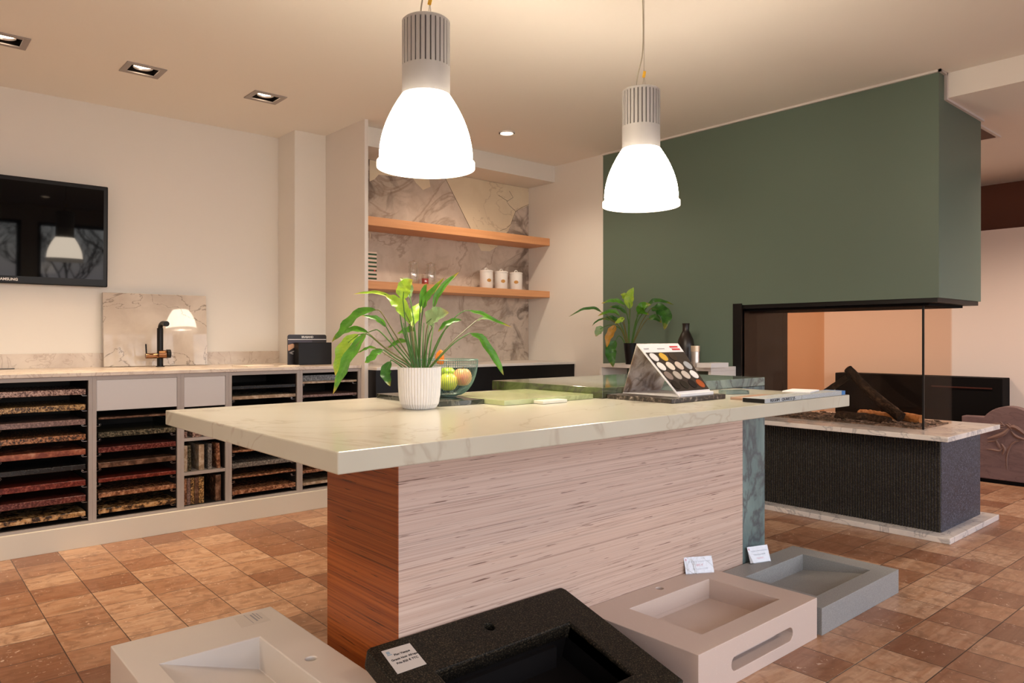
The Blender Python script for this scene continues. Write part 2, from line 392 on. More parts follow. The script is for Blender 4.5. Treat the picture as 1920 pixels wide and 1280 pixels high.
wf = NB(); box(wf, -2.8, 8.0, YF-.2, YF, 0, .35); box(wf, -2.8, 8.0, YF-.2, YF, 2.35, ZC)
xs = [-2.8]+[v for w in WIN for v in w]+[8.0]
for i in range(0, len(xs), 2): box(wf, xs[i], xs[i+1], YF-.2, YF, .35, 2.35)
struct('wall_front', wf, 'wall')
for i, (a, b) in enumerate(WIN):
    f = NB()
    for x in (a, (a+b)/2-.025, b-.05): box(f, x, x+.05, YF-.1, YF-.04, .35, 2.35)
    box(f, a, b, YF-.1, YF-.04, .35, .40); box(f, a, b, YF-.1, YF-.04, 2.30, 2.35)
    w = struct('window_%d' % (i+1), f, 'black')
    mk('pane', BX(a+.02, b-.02, YF-.075, YF-.065, .37, 2.33), 'glass', w)
struct('trim_1', BX(4.405, 4.42, 1.475, 3.945, ZC-.012, ZC), 'white')
tr = NB(); box(tr, 4.405, 4.51, 1.475, 1.49, ZC-.012, ZC); box(tr, 4.498, 4.51, 1.475, 1.49, ZL-.012, ZC); box(tr, 4.51, 5.13, 1.475, 1.49, ZL-.012, ZL)
struct('trim_2', tr, 'white')
# low pale partition in the rear room
mk('display_wall', BX(7.0, 7.1, -1.2, 3.38, 0, 2.0), 'panelw', label='pale freestanding display wall behind the glass fireplace', cat='wall panel')

# outside, seen mirrored in the television
mk('ground', BX(-14, 16, -26, YF-.25, -.3, -.12), flat('dull_ground', (.05, .055, .05), .9), label='dull ground outside the windows', cat='ground')
def bare_tree(x, y, h, seed, lab):
    rnd = random.Random(seed); bm = NB()
    def br(p, d, L, r, lv):
        q = p+d*L; mid = p+d*L*.5+Vector((rnd.uniform(-1, 1), rnd.uniform(-1, 1), 0))*L*.07
        tube(bm, [p, mid, q], [r, r*.85, r*.62], 5, cap=False)
        if lv == 0: return
        for k in range(3 if lv > 1 else 2):
            nd = (d+Vector((rnd.uniform(-1, 1), rnd.uniform(-.6, .6), rnd.uniform(-.2, .6)))*.75).normalized()
            br(q, nd, L*rnd.uniform(.62, .8), r*.58, lv-1)
    br(Vector((x, y, -.15)), Vector((0, 0, 1)), h, h*.06, 6)
    mk('bare_tree', bm, 'bark', label=lab, cat='tree', group='bare trees outside the windows')
bare_tree(2.3, -5.0, .9, 3, 'bare winter tree outside nearest the windows, mirrored in the television')
bare_tree(4.9, -9.6, 1.3, 9, 'bare winter tree furthest outside, mirrored in the television')
bare_tree(.6, -8.6, 1.2, 14, 'bare winter tree outside to the left of the other two')

# ================================================================== CHIMNEY BREAST + FIREPLACE
cb = NB()
prism(cb, [(1.49, 1.325), (2.76, 1.325), (2.76, 0), (3.945, 0), (3.945, ZL), (1.49, ZL)], 'x', 4.42, 5.115)
box(cb, 4.42, 4.51, 1.49, 3.945, ZL, ZC)
mk('chimney_breast', cb, 'green', label='large sage green chimney breast hanging above the glass fireplace', cat='chimney breast')
fp = thing('fireplace', 'three sided glass fireplace with black steel surround on marble hearth', 'fireplace', (4.77, 2.1, .58))
fr = NB()
box(fr, 4.43, 5.10, 1.50, 2.76, 1.300, 1.325)                    # top plate under the hood
box(fr, 4.412, 4.425, 2.70, 2.765, .58, 1.335); box(fr, 4.425, 5.11, 2.745, 2.76, .58, 1.31)
mk('surround', fr, 'black', fp)
tk = NB(); box(tk, 4.47, 5.02, 1.56, 2.745, 1.285, 1.300); mk('ceiling_plate', tk, 'blackmatt', fp)
mk('side_panel', BX(4.45, 5.02, 2.70, 2.745, .58, 1.30), flat('dark_reflective_steel', (.004, .003, .003), .15, spec=.3), fp)
mk('glass_pane', BX(4.508, 4.514, 1.60, 2.70, .582, 1.285), 'tint', fp)
mk('glass_pane', BX(4.514, 4.962, 1.60, 1.606, .582, 1.285), 'tint', fp)
mk('glass_pane', BX(4.956, 4.962, 1.606, 2.70, .582, 1.285), 'tint', fp)
tube_b = NB(); box(tube_b, 4.506, 4.516, 1.597, 1.607, .581, 1.285); mk('corner_seal', tube_b, 'black', fp)
hb = thing('hearth', 'long raised hearth clad in dark granite with white marble top and base slabs', 'hearth', (4.75, 2.3, 0))
mk('base_slab', BX(4.331, 5.158, 1.405, 2.715, 0, .032), 'carrara', hb, .003)
hb1 = NB(); box(hb1, 4.432, 5.075, 1.482, 2.715, .032, .552); mk('core', hb1, 'hearth', hb)
rib = NB()
y = 1.484
while y < 2.70:
    prism(rib, [(4.433, y), (4.424, y+.003), (4.424, y+.0085), (4.433, y+.0115)], 'z', .032, .552); y += .0155
mk('ribbed_panel', rib, 'hearthrib', hb)
mk('top_slab', BX(4.27, 5.14, 1.395, 2.735, .552, .580), 'carrara', hb, .003)
# wood chips bed (not countable)
cb = NB(); rnd = random.Random(5)
for i in range(520):
    p = Vector((rnd.uniform(4.53, 4.94), rnd.uniform(1.63, 2.66), .588+rnd.uniform(0, .008)))
    s = rnd.uniform(.008, .022); Tm = Matrix.Translation(p) @ Matrix.Rotation(rnd.uniform(0, 6.3), 4, 'Z') @ Matrix.Rotation(rnd.uniform(-.5, .5), 4, 'X')
    b2 = BX(-s, s, -s*.6, s*.6, -.002, .002); b2.transform(Tm); me = bpy.data.meshes.new('t'); b2.to_mesh(me); b2.free(); cb.from_mesh(me); bpy.data.meshes.remove(me)
box(cb, 4.52, 4.95, 1.615, 2.69, .580, .588)
mk('wood_chips', cb, 'chips', label='bed of bark chips and ash inside the glass fireplace', cat='wood chips', kind='stuff')
def log(p0, p1, r0, r1, lab, mat='bark', seed=0, mid=None, branch=None, ends=True):
    rnd = random.Random(seed); p0 = Vector(p0)+Vector((0, 0, .018)); p1 = Vector(p1)+Vector((0, 0, .018*(p1[2] < .66))); r0 *= 1.25; r1 *= 1.25
    pts = spline([p0, mid and Vector(mid) or (p0+p1)/2+Vector((0, 0, .01)), p1], 14)
    bm = NB(); seg = 14; rings = []
    for i, p in enumerate(pts):
        d = (pts[min(i+1, 13)]-pts[max(i-1, 0)]).normalized(); u, w = frame_of(d); r = r0+(r1-r0)*i/13
        rings.append([bm.verts.new(p+(u*math.cos(2*math.pi*k/seg)+w*math.sin(2*math.pi*k/seg))*r*(1+rnd.uniform(-.10, .10))) for k in range(seg)])
    for a, b in zip(rings, rings[1:]):
        for k in range(seg): bm.faces.new((a[k], a[(k+1) % seg], b[(k+1) % seg], b[k]))
    bm.faces.new(rings[0]); bm.faces.new(rings[-1]); bmesh.ops.recalc_face_normals(bm, faces=bm.faces[:])
    o = mk('log', bm, mat, label=lab, cat='log', group='logs in the fireplace')
    if ends:
        e = NB(); d = (pts[-1]-pts[-2]).normalized(); u, w = frame_of(d)
        vs = [e.verts.new(pts[-1]+d*.001+(u*math.cos(2*math.pi*k/16)+w*math.sin(2*math.pi*k/16))*r1*.85) for k in range(16)]
        vt = [e.verts.new(v.co+d*.002) for v in vs]
        e.faces.new(vs); e.faces.new(list(reversed(vt)))
        for k in range(16): e.faces.new((vs[k], vs[(k+1) % 16], vt[(k+1) % 16], vt[k]))
        bmesh.ops.recalc_face_normals(e, faces=e.faces[:]); mk('cut_end', e, 'cutwood', o)
    return o
XL = 4.72
log(atx(1690, 788, XL-.05), atx(1590, 691, XL+.03), .026, .021, 'long dark log leaning diagonally up to a pointed end', seed=1, mid=atx(1640, 742, XL))
log(atx(1508, 772, XL+.10), atx(1590, 706, XL+.03), .016, .015, 'thin dark log propped from the left against the tall leaning log', seed=2, ends=False)
log(atx(1655, 786, XL+.08), atx(1728, 792, XL+.02), .022, .021, 'split log with orange wood lying at the right glass corner', 'cutwood', 3, ends=False)
log(atx(1570, 787, XL-.06), atx(1668, 797, XL-.10), .030, .024, 'thick charred log lying flat below the leaning log', seed=4, ends=False)
log(atx(1612, 782, XL+.13), atx(1664, 790, XL+.10), .026, .024, 'short split log with orange face behind the charred log', 'cutwood', 5, ends=False)
log(atx(1490, 792, XL+.05), atx(1560, 786, XL+.10), .018, .016, 'small orange split log lying at the left end of the fire bed', 'cutwood', 6, ends=False)

# rear room
sb = thing('sideboard', 'black low fire surround cabinet in front of the pale display wall', 'cabinet', (6.9, 2.4, 0))
mk('body', BX(6.80, 6.995, 1.83, 3.18, .0, .78), 'blackmatt', sb, .006)
mk('rail', BX(6.79, 6.80, 1.90, 2.35, .69, .70), flat('dark_red_rail', (.06, .015, .01), .4), sb)
hs = thing('headstone', 'arched purple grey gravestone slab carved with a running horse', 'headstone', (6.5, 1.7, 0))
HX = 6.42
def hp(px, py): p = atx(px, py, HX); return (p.y, p.z)
cY, _ = hp(1893, 780)
sl = hp(1803, 779); a0 = hp(1845, 781); tp = hp(1893, 762)
half = sl[0]-cY; ah = a0[0]-cY; R = (ah*ah+(tp[1]-a0[1])**2)/(2*(tp[1]-a0[1]))
arc = []
am = math.asin(min(1, ah/R))
for k in range(17):
    t_ = am-2*am*k/16; arc.append((cY+R*math.sin(t_), tp[1]-R+R*math.cos(t_)))
poly = [(cY+half, .03), (cY+half, sl[1])]+arc+[(cY-half, sl[1]), (cY-half, .03)]
mk('slab', prism(NB(), poly, 'x', HX, HX+.10), 'head', hs, .006)
mk('foot', BX(HX+.01, HX+.09, cY-half+.03, cY+half-.03, 0, .03), 'blackmatt', hs)
def hcurve(pts, r):
    P = [Vector((HX, *hp(x, y))) for x, y in pts]; bm = NB(); Q = spline(P, 14); n = len(Q)
    tube(bm, Q, [r*(.35+.65*math.sin(math.pi*(i+.6)/(n+.4))) for i in range(n)], 6); return bm
hc = NB()
for pts, r in (([(1852, 822), (1868, 818), (1883, 812), (1892, 803)], .014), ([(1850, 811), (1865, 806), (1882, 803)], .007), ([(1850, 804), (1866, 799), (1884, 800)], .006),
    ([(1850, 797), (1868, 794), (1886, 798)], .006), ([(1852, 828), (1862, 826), (1872, 822)], .008), ([(1892, 803), (1900, 800), (1912, 806), (1924, 816)], .014), ([(1896, 808), (1906, 818), (1922, 824)], .010),
    ([(1850, 842), (1862, 843), (1874, 845), (1880, 840)], .007), ([(1878, 832), (1884, 842), (1880, 852)], .009), ([(1886, 795), (1893, 800), (1896, 806)], .009), ([(1902, 796), (1900, 801), (1904, 804)], .007),
    ([(1922, 824), (1904, 828), (1894, 838), (1888, 856), (1888, 880)], .006), ([(1862, 815), (1872, 834), (1876, 842)], .007), ([(1890, 793), (1897, 799)], .005), ([(1884, 800), (1876, 790)], .005)):
    b2 = hcurve(pts, r*1.25); me = bpy.data.meshes.new('t'); b2.to_mesh(me); b2.free(); hc.from_mesh(me); bpy.data.meshes.remove(me)
mk('horse_relief', hc, 'carve', hs, smooth=True, label='carved horse head with flowing mane')
for i, (x, y) in enumerate(((5.9, 2.9), (5.9, 1.2), (6.2, 4.3))):  # unseen lamps added to give the rear room its warm light
    l = thing('round_downlight', ['warm round downlight in the low ceiling behind the chimney breast', 'warm round downlight in the low ceiling nearest the windows', 'warm round downlight in the low ceiling furthest back'][i], 'ceiling light', (x, y, ZL-.012), 'round downlights of the rear room')
    mk('rim', lathe(NB(), [(.052, 0), (.052, .012), (.040, .012), (.040, 0)], (x, y, ZL-.012), 28, closed=False), 'white', l)
    mk('lamp_disc', lathe(NB(), [(.001, .004), (.039, .004), (.039, .010), (.001, .010)], (x, y, ZL-.012), 24, closed=False), 'bulb', l)
    ld = bpy.data.lights.new('lamp_light', 'SPOT'); ld.energy = 90; ld.color = (1, .74, .56); ld.spot_size = 2.5; ld.spot_blend = .8; ld.shadow_soft_size = .05
    lo = bpy.data.objects.new('lamp_light', ld); COL.objects.link(lo); place(lo, l, Matrix.Translation((x, y, ZL-.03)))
vt = thing('ceiling_vent', 'white framed slot vent in the low ceiling beside the hood', 'vent', (5.6, 1.63, ZL-.01))
mk('frame', BX(5.2, 5.62, 1.52, 1.66, ZL-.010, ZL), 'white', vt); mk('slot', BX(5.24, 5.58, 1.54, 1.64, ZL-.014, ZL-.008), flat('brown_slot', (.12, .05, .03), .6), vt)

# ================================================================== LEFT WALL RUN
YC = 4.41
mk('back_worktop', BX(-1.3, 2.497, YC-.012, 5.2, .90, .92), 'backtop', bevel=.002, label='long pale beige stone worktop along the left wall', cat='worktop')
mk('upstand', BX(-1.3, 2.26, 5.18, 5.2, .92, 1.008), 'backtop', label='low beige stone upstand running along the left wall', cat='upstand')
mk('plinth', BX(-1.3, 2.497, YC-.02, YC+.03, 0, .118), 'plinth', bevel=.002, label='pale plinth board running under the slab display cabinets', cat='plinth')
edges = [0, .445, .890, 1.337, 1.610, 2.060, 2.497]
CABN = ['slab display cabinet at the far left of the row', 'slab display cabinet below the television, left of the grey drawer', 'slab display cabinet below the leaning marble panel with wide grey drawer front',
        'narrow cabinet with grey drawer front and upright stone samples', 'slab display cabinet below the papers, fourth from right wall post', 'slab display cabinet below the black brochure box, against the wall post']
CABN[4] = 'slab display cabinet below the papers, right of the narrow sample cabinet'
stone = {}
def gran(key, a, b, c, sc=105, g=(.42, .55, .66)):
    a, b, c = [tuple(k*.8 for k in q) for q in (a, b, c)]
    if key not in stone: stone[key] = speckle('granite_'+key, [(0, a), (g[0], a), (g[1], b), (g[2], c)], sc, .25, 'LINEAR')
    return stone[key]
G = {
 'rosy': gran('rosy', (.10, .05, .04), (.45, .27, .21), (.60, .42, .34)),
 'golden': gran('golden', (.05, .03, .02), (.42, .24, .08), (.62, .42, .2)),
 'mauve': gran('mauve', (.16, .10, .09), (.26, .16, .14), (.36, .24, .2)),
 'orange': gran('orange', (.05, .03, .02), (.40, .16, .06), (.55, .3, .15)),
 'rust': gran('rust', (.20, .05, .03), (.38, .12, .06), (.55, .26, .16), 14),
 'darkred': gran('darkred', (.10, .012, .008), (.20, .03, .018), (.32, .08, .05), 60),
 'maroon': gran('maroon', (.07, .012, .01), (.16, .035, .025), (.25, .09, .07)),
 'amber': gran('amber', (.03, .016, .01), (.48, .26, .10), (.66, .45, .24), 30),
 'green': gran('green', (.02, .02, .012), (.10, .085, .05), (.24, .20, .13)),
 'brown': gran('brown', (.07, .035, .022), (.15, .075, .045), (.24, .14, .09), 22),
 'beige': gran('beige', (.36, .25, .16), (.55, .42, .30), (.66, .55, .42), 30),
 'black': gran('black', (.008, .008, .008), (.014, .013, .013), (.03, .03, .03)),
 'grey': gran('grey', (.10, .09, .085), (.22, .20, .18), (.42, .38, .34), 90),
 'copper': gran('copper', (.14, .05, .025), (.40, .18, .09), (.56, .32, .2), 50)}
def cabinet(i, x0, x1, drawer=None, shelves=(), hooks=()):
    c = thing('display_cabinet', CABN[i], 'cabinet', ((x0+x1)/2, 4.8, .118), 'stone display cabinets along the left wall')
    f = NB(); t = .019
    box(f, x0, x0+t, YC, 4.91, .118, .90); box(f, x1-t, x1, YC, 4.91, .118, .90)
    box(f, x0+t, x1-t, YC, 4.91, .118, .132); box(f, x0+t, x1-t, YC, 4.91, .878, .90)
    mk('carcass', f, 'greyframe', c, .001)
    mk('back_panel', BX(x0+t, x1-t, 4.89, 4.905, .132, .878), 'inner', c)
    li = NB(); box(li, x0+t, x0+t+.002, YC+.012, 4.89, .132, .878); box(li, x1-t-.002, x1-t, YC+.012, 4.89, .132, .878); box(li, x0+t, x1-t, YC+.02, 4.89, .132, .134); box(li, x0+t, x1-t, YC+.02, 4.89, .876, .878)
    mk('lining', li, 'inner', c)
    if drawer: mk('drawer_front', BX(x0+t+.001, x1-t-.001, YC+.003, YC+.02, drawer, .877), 'greydoor', c, .001)
    for z in shelves: mk('shelf', BX(x0+t, x1-t, YC+.004, 4.89, z-.018, z), 'greyframe', c)
    for z in hooks:
        for s in (0, 1):
            xa = x0+t if s == 0 else x1-t; d = 1 if s == 0 else -1
            b = NB(); tube(b, [(xa, YC+.03, z-.004), (xa+d*.022, YC+.03, z-.004), (xa+d*.028, YC+.03, z+.002), (xa+d*.024, YC+.03, z+.010)], .0016, 5)
            tube(b, [(xa+d*.020, YC+.03, z+.004), (xa+d*.020, 4.8, z+.004)], .003, 5)
            mk('bracket', b, 'steel', c)
    return c
def pitch(a, b, n): return [a+(b-a)*k/(n-1) for k in range(n)]
hk1 = pitch(.799, .150, 9); hk2 = pitch(.632, .150, 7)
cabinet(1, edges[1], edges[2], None, (), hk1)
cabinet(2, edges[2], edges[3], .712, (), hk2)
cabinet(3, edges[3], edges[4], .705, (.525, .328))
cabinet(4, edges[4], edges[5], None, (), hk1)
cabinet(5, edges[5], edges[6], None, (), hk1)
cabinet(0, edges[0], edges[1], None, (), hk1)
def slab(x0, x1, zt, th, g, lab, y=YC+.012, tilt=0):
    b = BX(x0, x1, y, y+.40, zt-th, zt)
    if tilt:
        b.transform(Matrix.Translation((x0, y, zt)) @ Matrix.Rotation(tilt, 4, 'Y') @ Matrix.Translation((-x0, -y, -zt)))
    mk('stone_slab', b, G[g], bevel=.002, label=lab, cat='stone slab', group='stone slabs in the display cabinets')
a, b = edges[1]+.026, edges[2]-.030
T_ = 'in the cabinet below the television'
for z, th, g, lab in ((.832, .029, 'rosy', 'rosy speckled granite slab at the top '+T_), (.751, .029, 'golden', 'golden speckled granite slab, second from the top '+T_), (.672, .028, 'mauve', 'plain mauve stone slab, third from the top '+T_),
    (.593, .029, 'orange', 'orange and black granite slab in the middle '+T_), (.514, .029, 'rust', 'mottled rust and orange slab below the middle '+T_), (.433, .026, 'black', 'black slab hardly seen between two red ones '+T_),
    (.351, .030, 'darkred', 'deep red granite slab '+T_), (.270, .032, 'maroon', 'maroon speckled slab, second from the bottom '+T_), (.184, .026, 'amber', 'amber and black slab at the very bottom '+T_)):
    slab(a, b, z, th, g, lab)
a, b = edges[2]+.030, edges[3]-.022
T_ = 'in the cabinet below the leaning marble panel'
for z, th, g, lab in ((.674, .010, 'brown', 'thin brown stone slab just under the grey drawer '+T_), (.594, .028, 'green', 'dark green speckled slab, second '+T_), (.513, .028, 'maroon', 'dark maroon slab with rounded end '+T_),
    (.431, .028, 'brown', 'plain brown slab in the middle '+T_), (.346, .020, 'darkred', 'red granite slab, third from the bottom '+T_), (.268, .024, 'copper', 'copper coloured slab, second from the bottom '+T_), (.184, .026, 'amber', 'pale amber slab at the bottom '+T_)):
    slab(a, b, z, th, g, lab)
a, b = edges[4]+.026, edges[5]-.022
T_ = 'in the cabinet below the papers'
for z, th, g, lab in ((.812, .02, 'black', 'black slab at the top '+T_), (.750, .020, 'beige', 'beige stone slab, second from the top '+T_), (.67, .02, 'brown', 'brown slab, third '+T_), (.59, .02, 'mauve', 'mauve slab in the upper half '+T_), (.51, .02, 'brown', 'thin brown slab above the middle '+T_),
    (.424, .012, 'copper', 'thin copper edged slab '+T_), (.346, .028, 'grey', 'speckled grey granite slab '+T_), (.266, .011, 'copper', 'thin copper slab, second from the bottom '+T_), (.184, .026, 'copper', 'reddish copper slab at the bottom '+T_)):
    slab(a, b, z, th, g, lab)
a, b = edges[5]+.024, edges[6]-.024
T_ = 'in the cabinet against the wall post'
for z, th, g, lab in ((.822, .013, 'beige', 'thin beige slab at the top '+T_), (.736, .016, 'mauve', 'mauve grey slab, second '+T_), (.66, .02, 'brown', 'brown slab '+T_), (.58, .02, 'green', 'dark green slab '+T_), (.50, .02, 'black', 'black slab '+T_), (.42, .02, 'brown', 'lower brown slab '+T_), (.335, .02, 'rosy', 'rosy slab '+T_), (.252, .018, 'copper', 'orange copper slab, second from the bottom '+T_), (.173, .018, 'beige', 'pale beige slab at the bottom '+T_)):
    slab(a, b, z, th, g, lab)
mk('sample_box', BX(2.12, 2.40, YC+.09, YC+.2, .8225, .858), G['grey'], label='grey speckled sample lying on the top slab by the wall post', cat='stone sample')
def upr(px0, px1, zb, zt, g, lab, lean=0):
    x0 = aty(px0, 800, YC+.02).x; x1 = aty(px1, 800, YC+.02).x
    x0 = max(x0, 1.3595); x1 = min(x1, 1.586)
    b = BX(x0, x1, YC+.03, YC+.30, zb, zt)
    if lean:
        b.transform(Matrix.Translation(((x1 if lean > 0 else x0), 0, zb)) @ Matrix.Rotation(-lean, 4, 'Y') @ Matrix.Translation((-(x1 if lean > 0 else x0), 0, -zb)))
    mk('stone_sample', b, G[g], bevel=.0015, label=lab, cat='stone sample', group='upright stone samples in the narrow cabinet')
for p0, p1, g, ln, lab in ((344.6, 352.5, 'beige', 0, 'pale pinkish sample, leftmost on the middle shelf'), (353.3, 359.5, 'green', 0, 'dark green sample beside the leftmost pale one, middle shelf'), (374, 384, 'beige', 0, 'wide beige sample standing alone on the middle shelf'),
    (391.5, 398.5, 'grey', 0, 'dark speckled sample with faint lettering on the middle shelf'), (408, 415, 'copper', .05, 'orange sample leaning at the right of the middle shelf')):
    upr(p0, p1, .3285, .478, g, lab+' of the narrow cabinet', ln)
for p0, p1, g, lab in ((341.5, 346, 'brown', 'brown sample, leftmost on the bottom shelf'), (346.5, 351.3, 'copper', 'thin orange sample on the bottom shelf'), (352, 358.4, 'mauve', 'grey mauve sample on the bottom shelf'), (359, 365.4, 'golden', 'ochre sample on the bottom shelf'),
    (366, 373.6, 'brown', 'wide brown sample on the bottom shelf'), (374, 383.6, 'golden', 'widest golden speckled sample on the bottom shelf'), (405.6, 415.6, 'brown', 'brown sample standing alone at the right of the bottom shelf')):
    upr(p0, p1, .1345, .288, g, lab+' of the narrow cabinet')
for k, (p0, p1) in enumerate(((341.5, 351), (361, 378))):
    x0 = aty(p0, 800, YC+.02).x; x1 = aty(p1, 800, YC+.02).x
    mk('stone_block', BX(x0, x1, YC+.02, YC+.2, .5255, .562), G['rosy'], bevel=.002, label=['small speckled pink stone block at the left of the upper shelf', 'small speckled pink stone block at the right of the upper shelf'][k], cat='stone sample', group='stone blocks on the upper shelf')

# television
tv = thing('television', 'large black flat television hung tilted on the left wall', 'television', (.6, 5.14, 1.42))
TT = Matrix.Translation((.60, 5.13, 1.42)) @ Matrix.Rotation(math.radians(-.45), 4, 'Z') @ Matrix.Rotation(math.radians(1.7), 4, 'X')
mk('housing', BX(-.53, .518, 0, .035, 0, .625), 'bezel', tv, .006, T=TT)
mk('screen', BX(-.505, .493, -.002, .001, .045, .600), 'screen', tv, T=TT)
text('lettering', 'SAMSUNG', .021, 'whiteink', TT @ Matrix.Translation((0, -.001, .024)) @ Matrix.Rotation(math.pi/2, 4, 'X'), tv, bold=.0006)
mk('wall_bracket', BX(-.1, .1, .03, .07, .2, .45), 'black', tv, T=TT)
# leaning marble panel + tap
p = BX(-.313, .313, 0, .02, 0, .468); p.transform(Matrix.Translation((1.409, 5.112, .9225)) @ Matrix.Rotation(math.radians(-1.0), 4, 'Z') @ Matrix.Rotation(math.radians(-4.3), 4, 'X'))
mk('marble_panel', p, 'lean', bevel=.001, label='square polished pale marble panel leaning on the wall behind the black tap', cat='marble panel')
TX, TY = 1.385, 4.98
tp_ = thing('tap', 'black and bronze mixer tap standing on the back worktop', 'tap', (TX, TY, .92))
b = NB(); tube(b, [(TX, TY, .92), (TX, TY, .926)], .026, 20); tube(b, [(TX, TY, .926), (TX, TY, 1.165)], .0185, 18); mk('column', b, 'black', tp_, smooth=True)
b = NB(); tube(b, spline([(TX, TY, 1.16), (TX+.002, TY-.012, 1.186), (TX+.003, TY-.05, 1.196), (TX+.003, TY-.10, 1.192)], 10), .0145, 14); tube(b, [(TX+.003, TY-.095, 1.192), (TX+.003, TY-.125, 1.191)], .017, 14); mk('spout', b, 'black', tp_, smooth=True)
b = NB(); tube(b, [(TX-.085, TY, .990), (TX-.012, TY, .990)], .017, 16); mk('valve', b, 'copper', tp_, smooth=True)
b = NB(); tube(b, [(TX-.012, TY-.02, 1.0), (TX+.03, TY-.03, 1.0)], .026, 18); mk('handle_body', b, 'copper', tp_, smooth=True)
b = NB(); tube(b, [(TX+.03, TY-.03, 1.003), (TX+.052, TY-.03, 1.003)], .027, 18); mk('cap', b, 'black', tp_, smooth=True)
b = NB(); tube(b, [(TX-.080, TY, .995), (TX-.084, TY, 1.065)], .0045, 10); mk('lever', b, 'black', tp_, smooth=True)
# brochure box
bb = thing('brochure_holder', 'black brochure box with a printed board behind it on the back worktop', 'brochure holder', (2.35, 4.72, .92))
def by(px, py, y): return aty(px, py, y)
L = by(539.5, 627, 4.74); R_ = by(612, 627, 4.74)
T0 = plane_T((L.x, 4.74, .921), (1, 0, 0), (0, 0, 1)); w_ = R_.x-L.x; h_ = L.z-.921
pb = NB(); r_ = .012; poly = [(0, 0), (w_, 0), (w_, h_-r_), (w_-.004, h_-.004), (w_-r_, h_), (r_, h_), (.004, h_-.004), (0, h_-r_)]
prism(pb, poly, 'z', -.006, 0); mk('board', pb, flat('board_black', (.016, .012, .014), .35), bb, T=T0)
mk('stripe', BX(0.002, w_-.002, h_-.036, h_-.031, 0, .0012), 'whiteink', bb, T=T0)
mk('band', BX(0.002, w_*.62, h_-.062, h_-.038, 0, .0008), flat('violet_print', (.05, .04, .06), .4), bb, T=T0)
mk('picture', prism(NB(), [(.002, h_*.50), (.002, h_*.66), (w_*.12, h_*.70), (w_*.24, h_*.63), (w_*.02, h_*.46)], 'z', 0, .0009), flat('print_wood', (.55, .33, .22), .4), bb, T=T0)
mk('picture', prism(NB(), [(w_*.03, h_*.40), (w_*.2, h_*.49), (w_*.22, h_*.47), (w_*.09, h_*.395), (w_*.15, h_*.36), (w_*.12, h_*.34)], 'z', 0, .0009), 'greyink', bb, T=T0)
text('lettering', 'BRABAND', .019, 'whiteink', T0 @ Matrix.Translation((w_*.5, h_-.017, .001)), bb, bold=.0006)
L = by(560, 642, 4.66); R_ = by(622, 642, 4.66)
mk('box', BX(L.x, R_.x, 4.66, 4.73, .921, L.z), 'black', bb, .003)
def sheet(pts, th, z, mat, name, lab, cat, group=None):
    poly = [(atz(x, y, z).x, atz(x, y, z).y) for x, y in pts]
    b = NB(); A = [b.verts.new((q[0], q[1], z)) for q in poly]; B = [b.verts.new((q[0], q[1], z+th)) for q in poly]; n = len(poly)
    b.faces.new(A); b.faces.new(B)
    for i in range(n): b.faces.new((A[i], A[(i+1) % n], B[(i+1) % n], B[i]))
    bmesh.ops.recalc_face_normals(b, faces=b.faces[:])
    return mk(name, b, mat, label=lab, cat=cat, group=group)
def rectw(cx, cy, w, d, z0, z1, ang=0):
    b = BX(-w/2, w/2, -d/2, d/2, 0, z1-z0); b.transform(Matrix.Translation((cx, cy, z0)) @ Matrix.Rotation(ang, 4, 'Z')); return b
q = atz(475, 686.5, .92); mk('brochure', rectw(q.x, q.y, .21, .15, .9205, .927, .3), 'paper', label='pale brochure lying flat left of the black brochure box', cat='brochure', group='brochures on the back worktop')
q = atz(540, 686.5, .92); mk('brochure', rectw(q.x, q.y-.02, .15, .10, .9205, .926, .9), 'paper', label='small pale brochure lying just in front of the black brochure box', cat='brochure', group='brochures on the back worktop')
q = atz(2, 692, .92); mk('sample_plate', rectw(q.x, q.y, .12, .10, .9205, .925, 0), flat('dark_plate', (.06, .05, .045), .4), label='thin dark plate lying on the worktop at the left picture edge', cat='plate')

# ================================================================== NICHE
mk('niche_cabinet', BX(2.526, 4.419, 4.262, 4.83, 0, .888), 'black', bevel=.002, label='long black kitchen cabinet fitted into the niche', cat='cabinet')
mk('niche_worktop', BX(2.526, 4.419, 4.25, 4.83, .888, .908), 'white', bevel=.002, label='thin white worktop on the black niche cabinet', cat='worktop')
def nichestone():
    m, t, p = nt('book_matched_stone'); v = pos(t, (1, 1, 1), (0, .5, 0))
    c = mixc(t, ramp(t, noise(t, v, 2.2, 6, .8), [(.35, 0), (.68, 1)]), (.68, .59, .51), (.50, .42, .35))
    c = mixc(t, math_(t, 'MULTIPLY', ramp(t, noise(t, v, 9, 6, 1.0), [(.5, 0), (.75, 1)]), .35), c, (.36, .26, .18))
    c = mixc(t, math_(t, 'MULTIPLY', veins(t, v, 1.0, .018, 1.6, 7), .55), c, (.30, .21, .15))
    # dark mineral clouds near the upper left and right ends of the slab
    g = t.nodes.new('ShaderNodeNewGeometry'); sp = t.nodes.new('ShaderNodeSeparateXYZ'); lnk(t, g.outputs['Position'], sp.inputs[0])
    rt = ramp(t, math_(t, 'SUBTRACT', sp.outputs[0], 3.55), [(.35, 0), (.85, 1)])
    lf = ramp(t, math_(t, 'ADD', math_(t, 'SUBTRACT', 3.35, sp.outputs[0]), math_(t, 'SUBTRACT', sp.outputs[2], 2.3)), [(.0, 0), (.5, 1)])
    cl = ramp(t, noise(t, v, 4.5, 7, 1.6), [(.46, 0), (.60, 1)])
    c = mixc(t, math_(t, 'MULTIPLY', math_(t, 'MULTIPLY', math_(t, 'MAXIMUM', rt, lf), cl), .75), c, (.07, .04, .028))
    lnk(t, c, p.inputs['Base Color']); p.inputs['Roughness'].default_value = .06
    return m
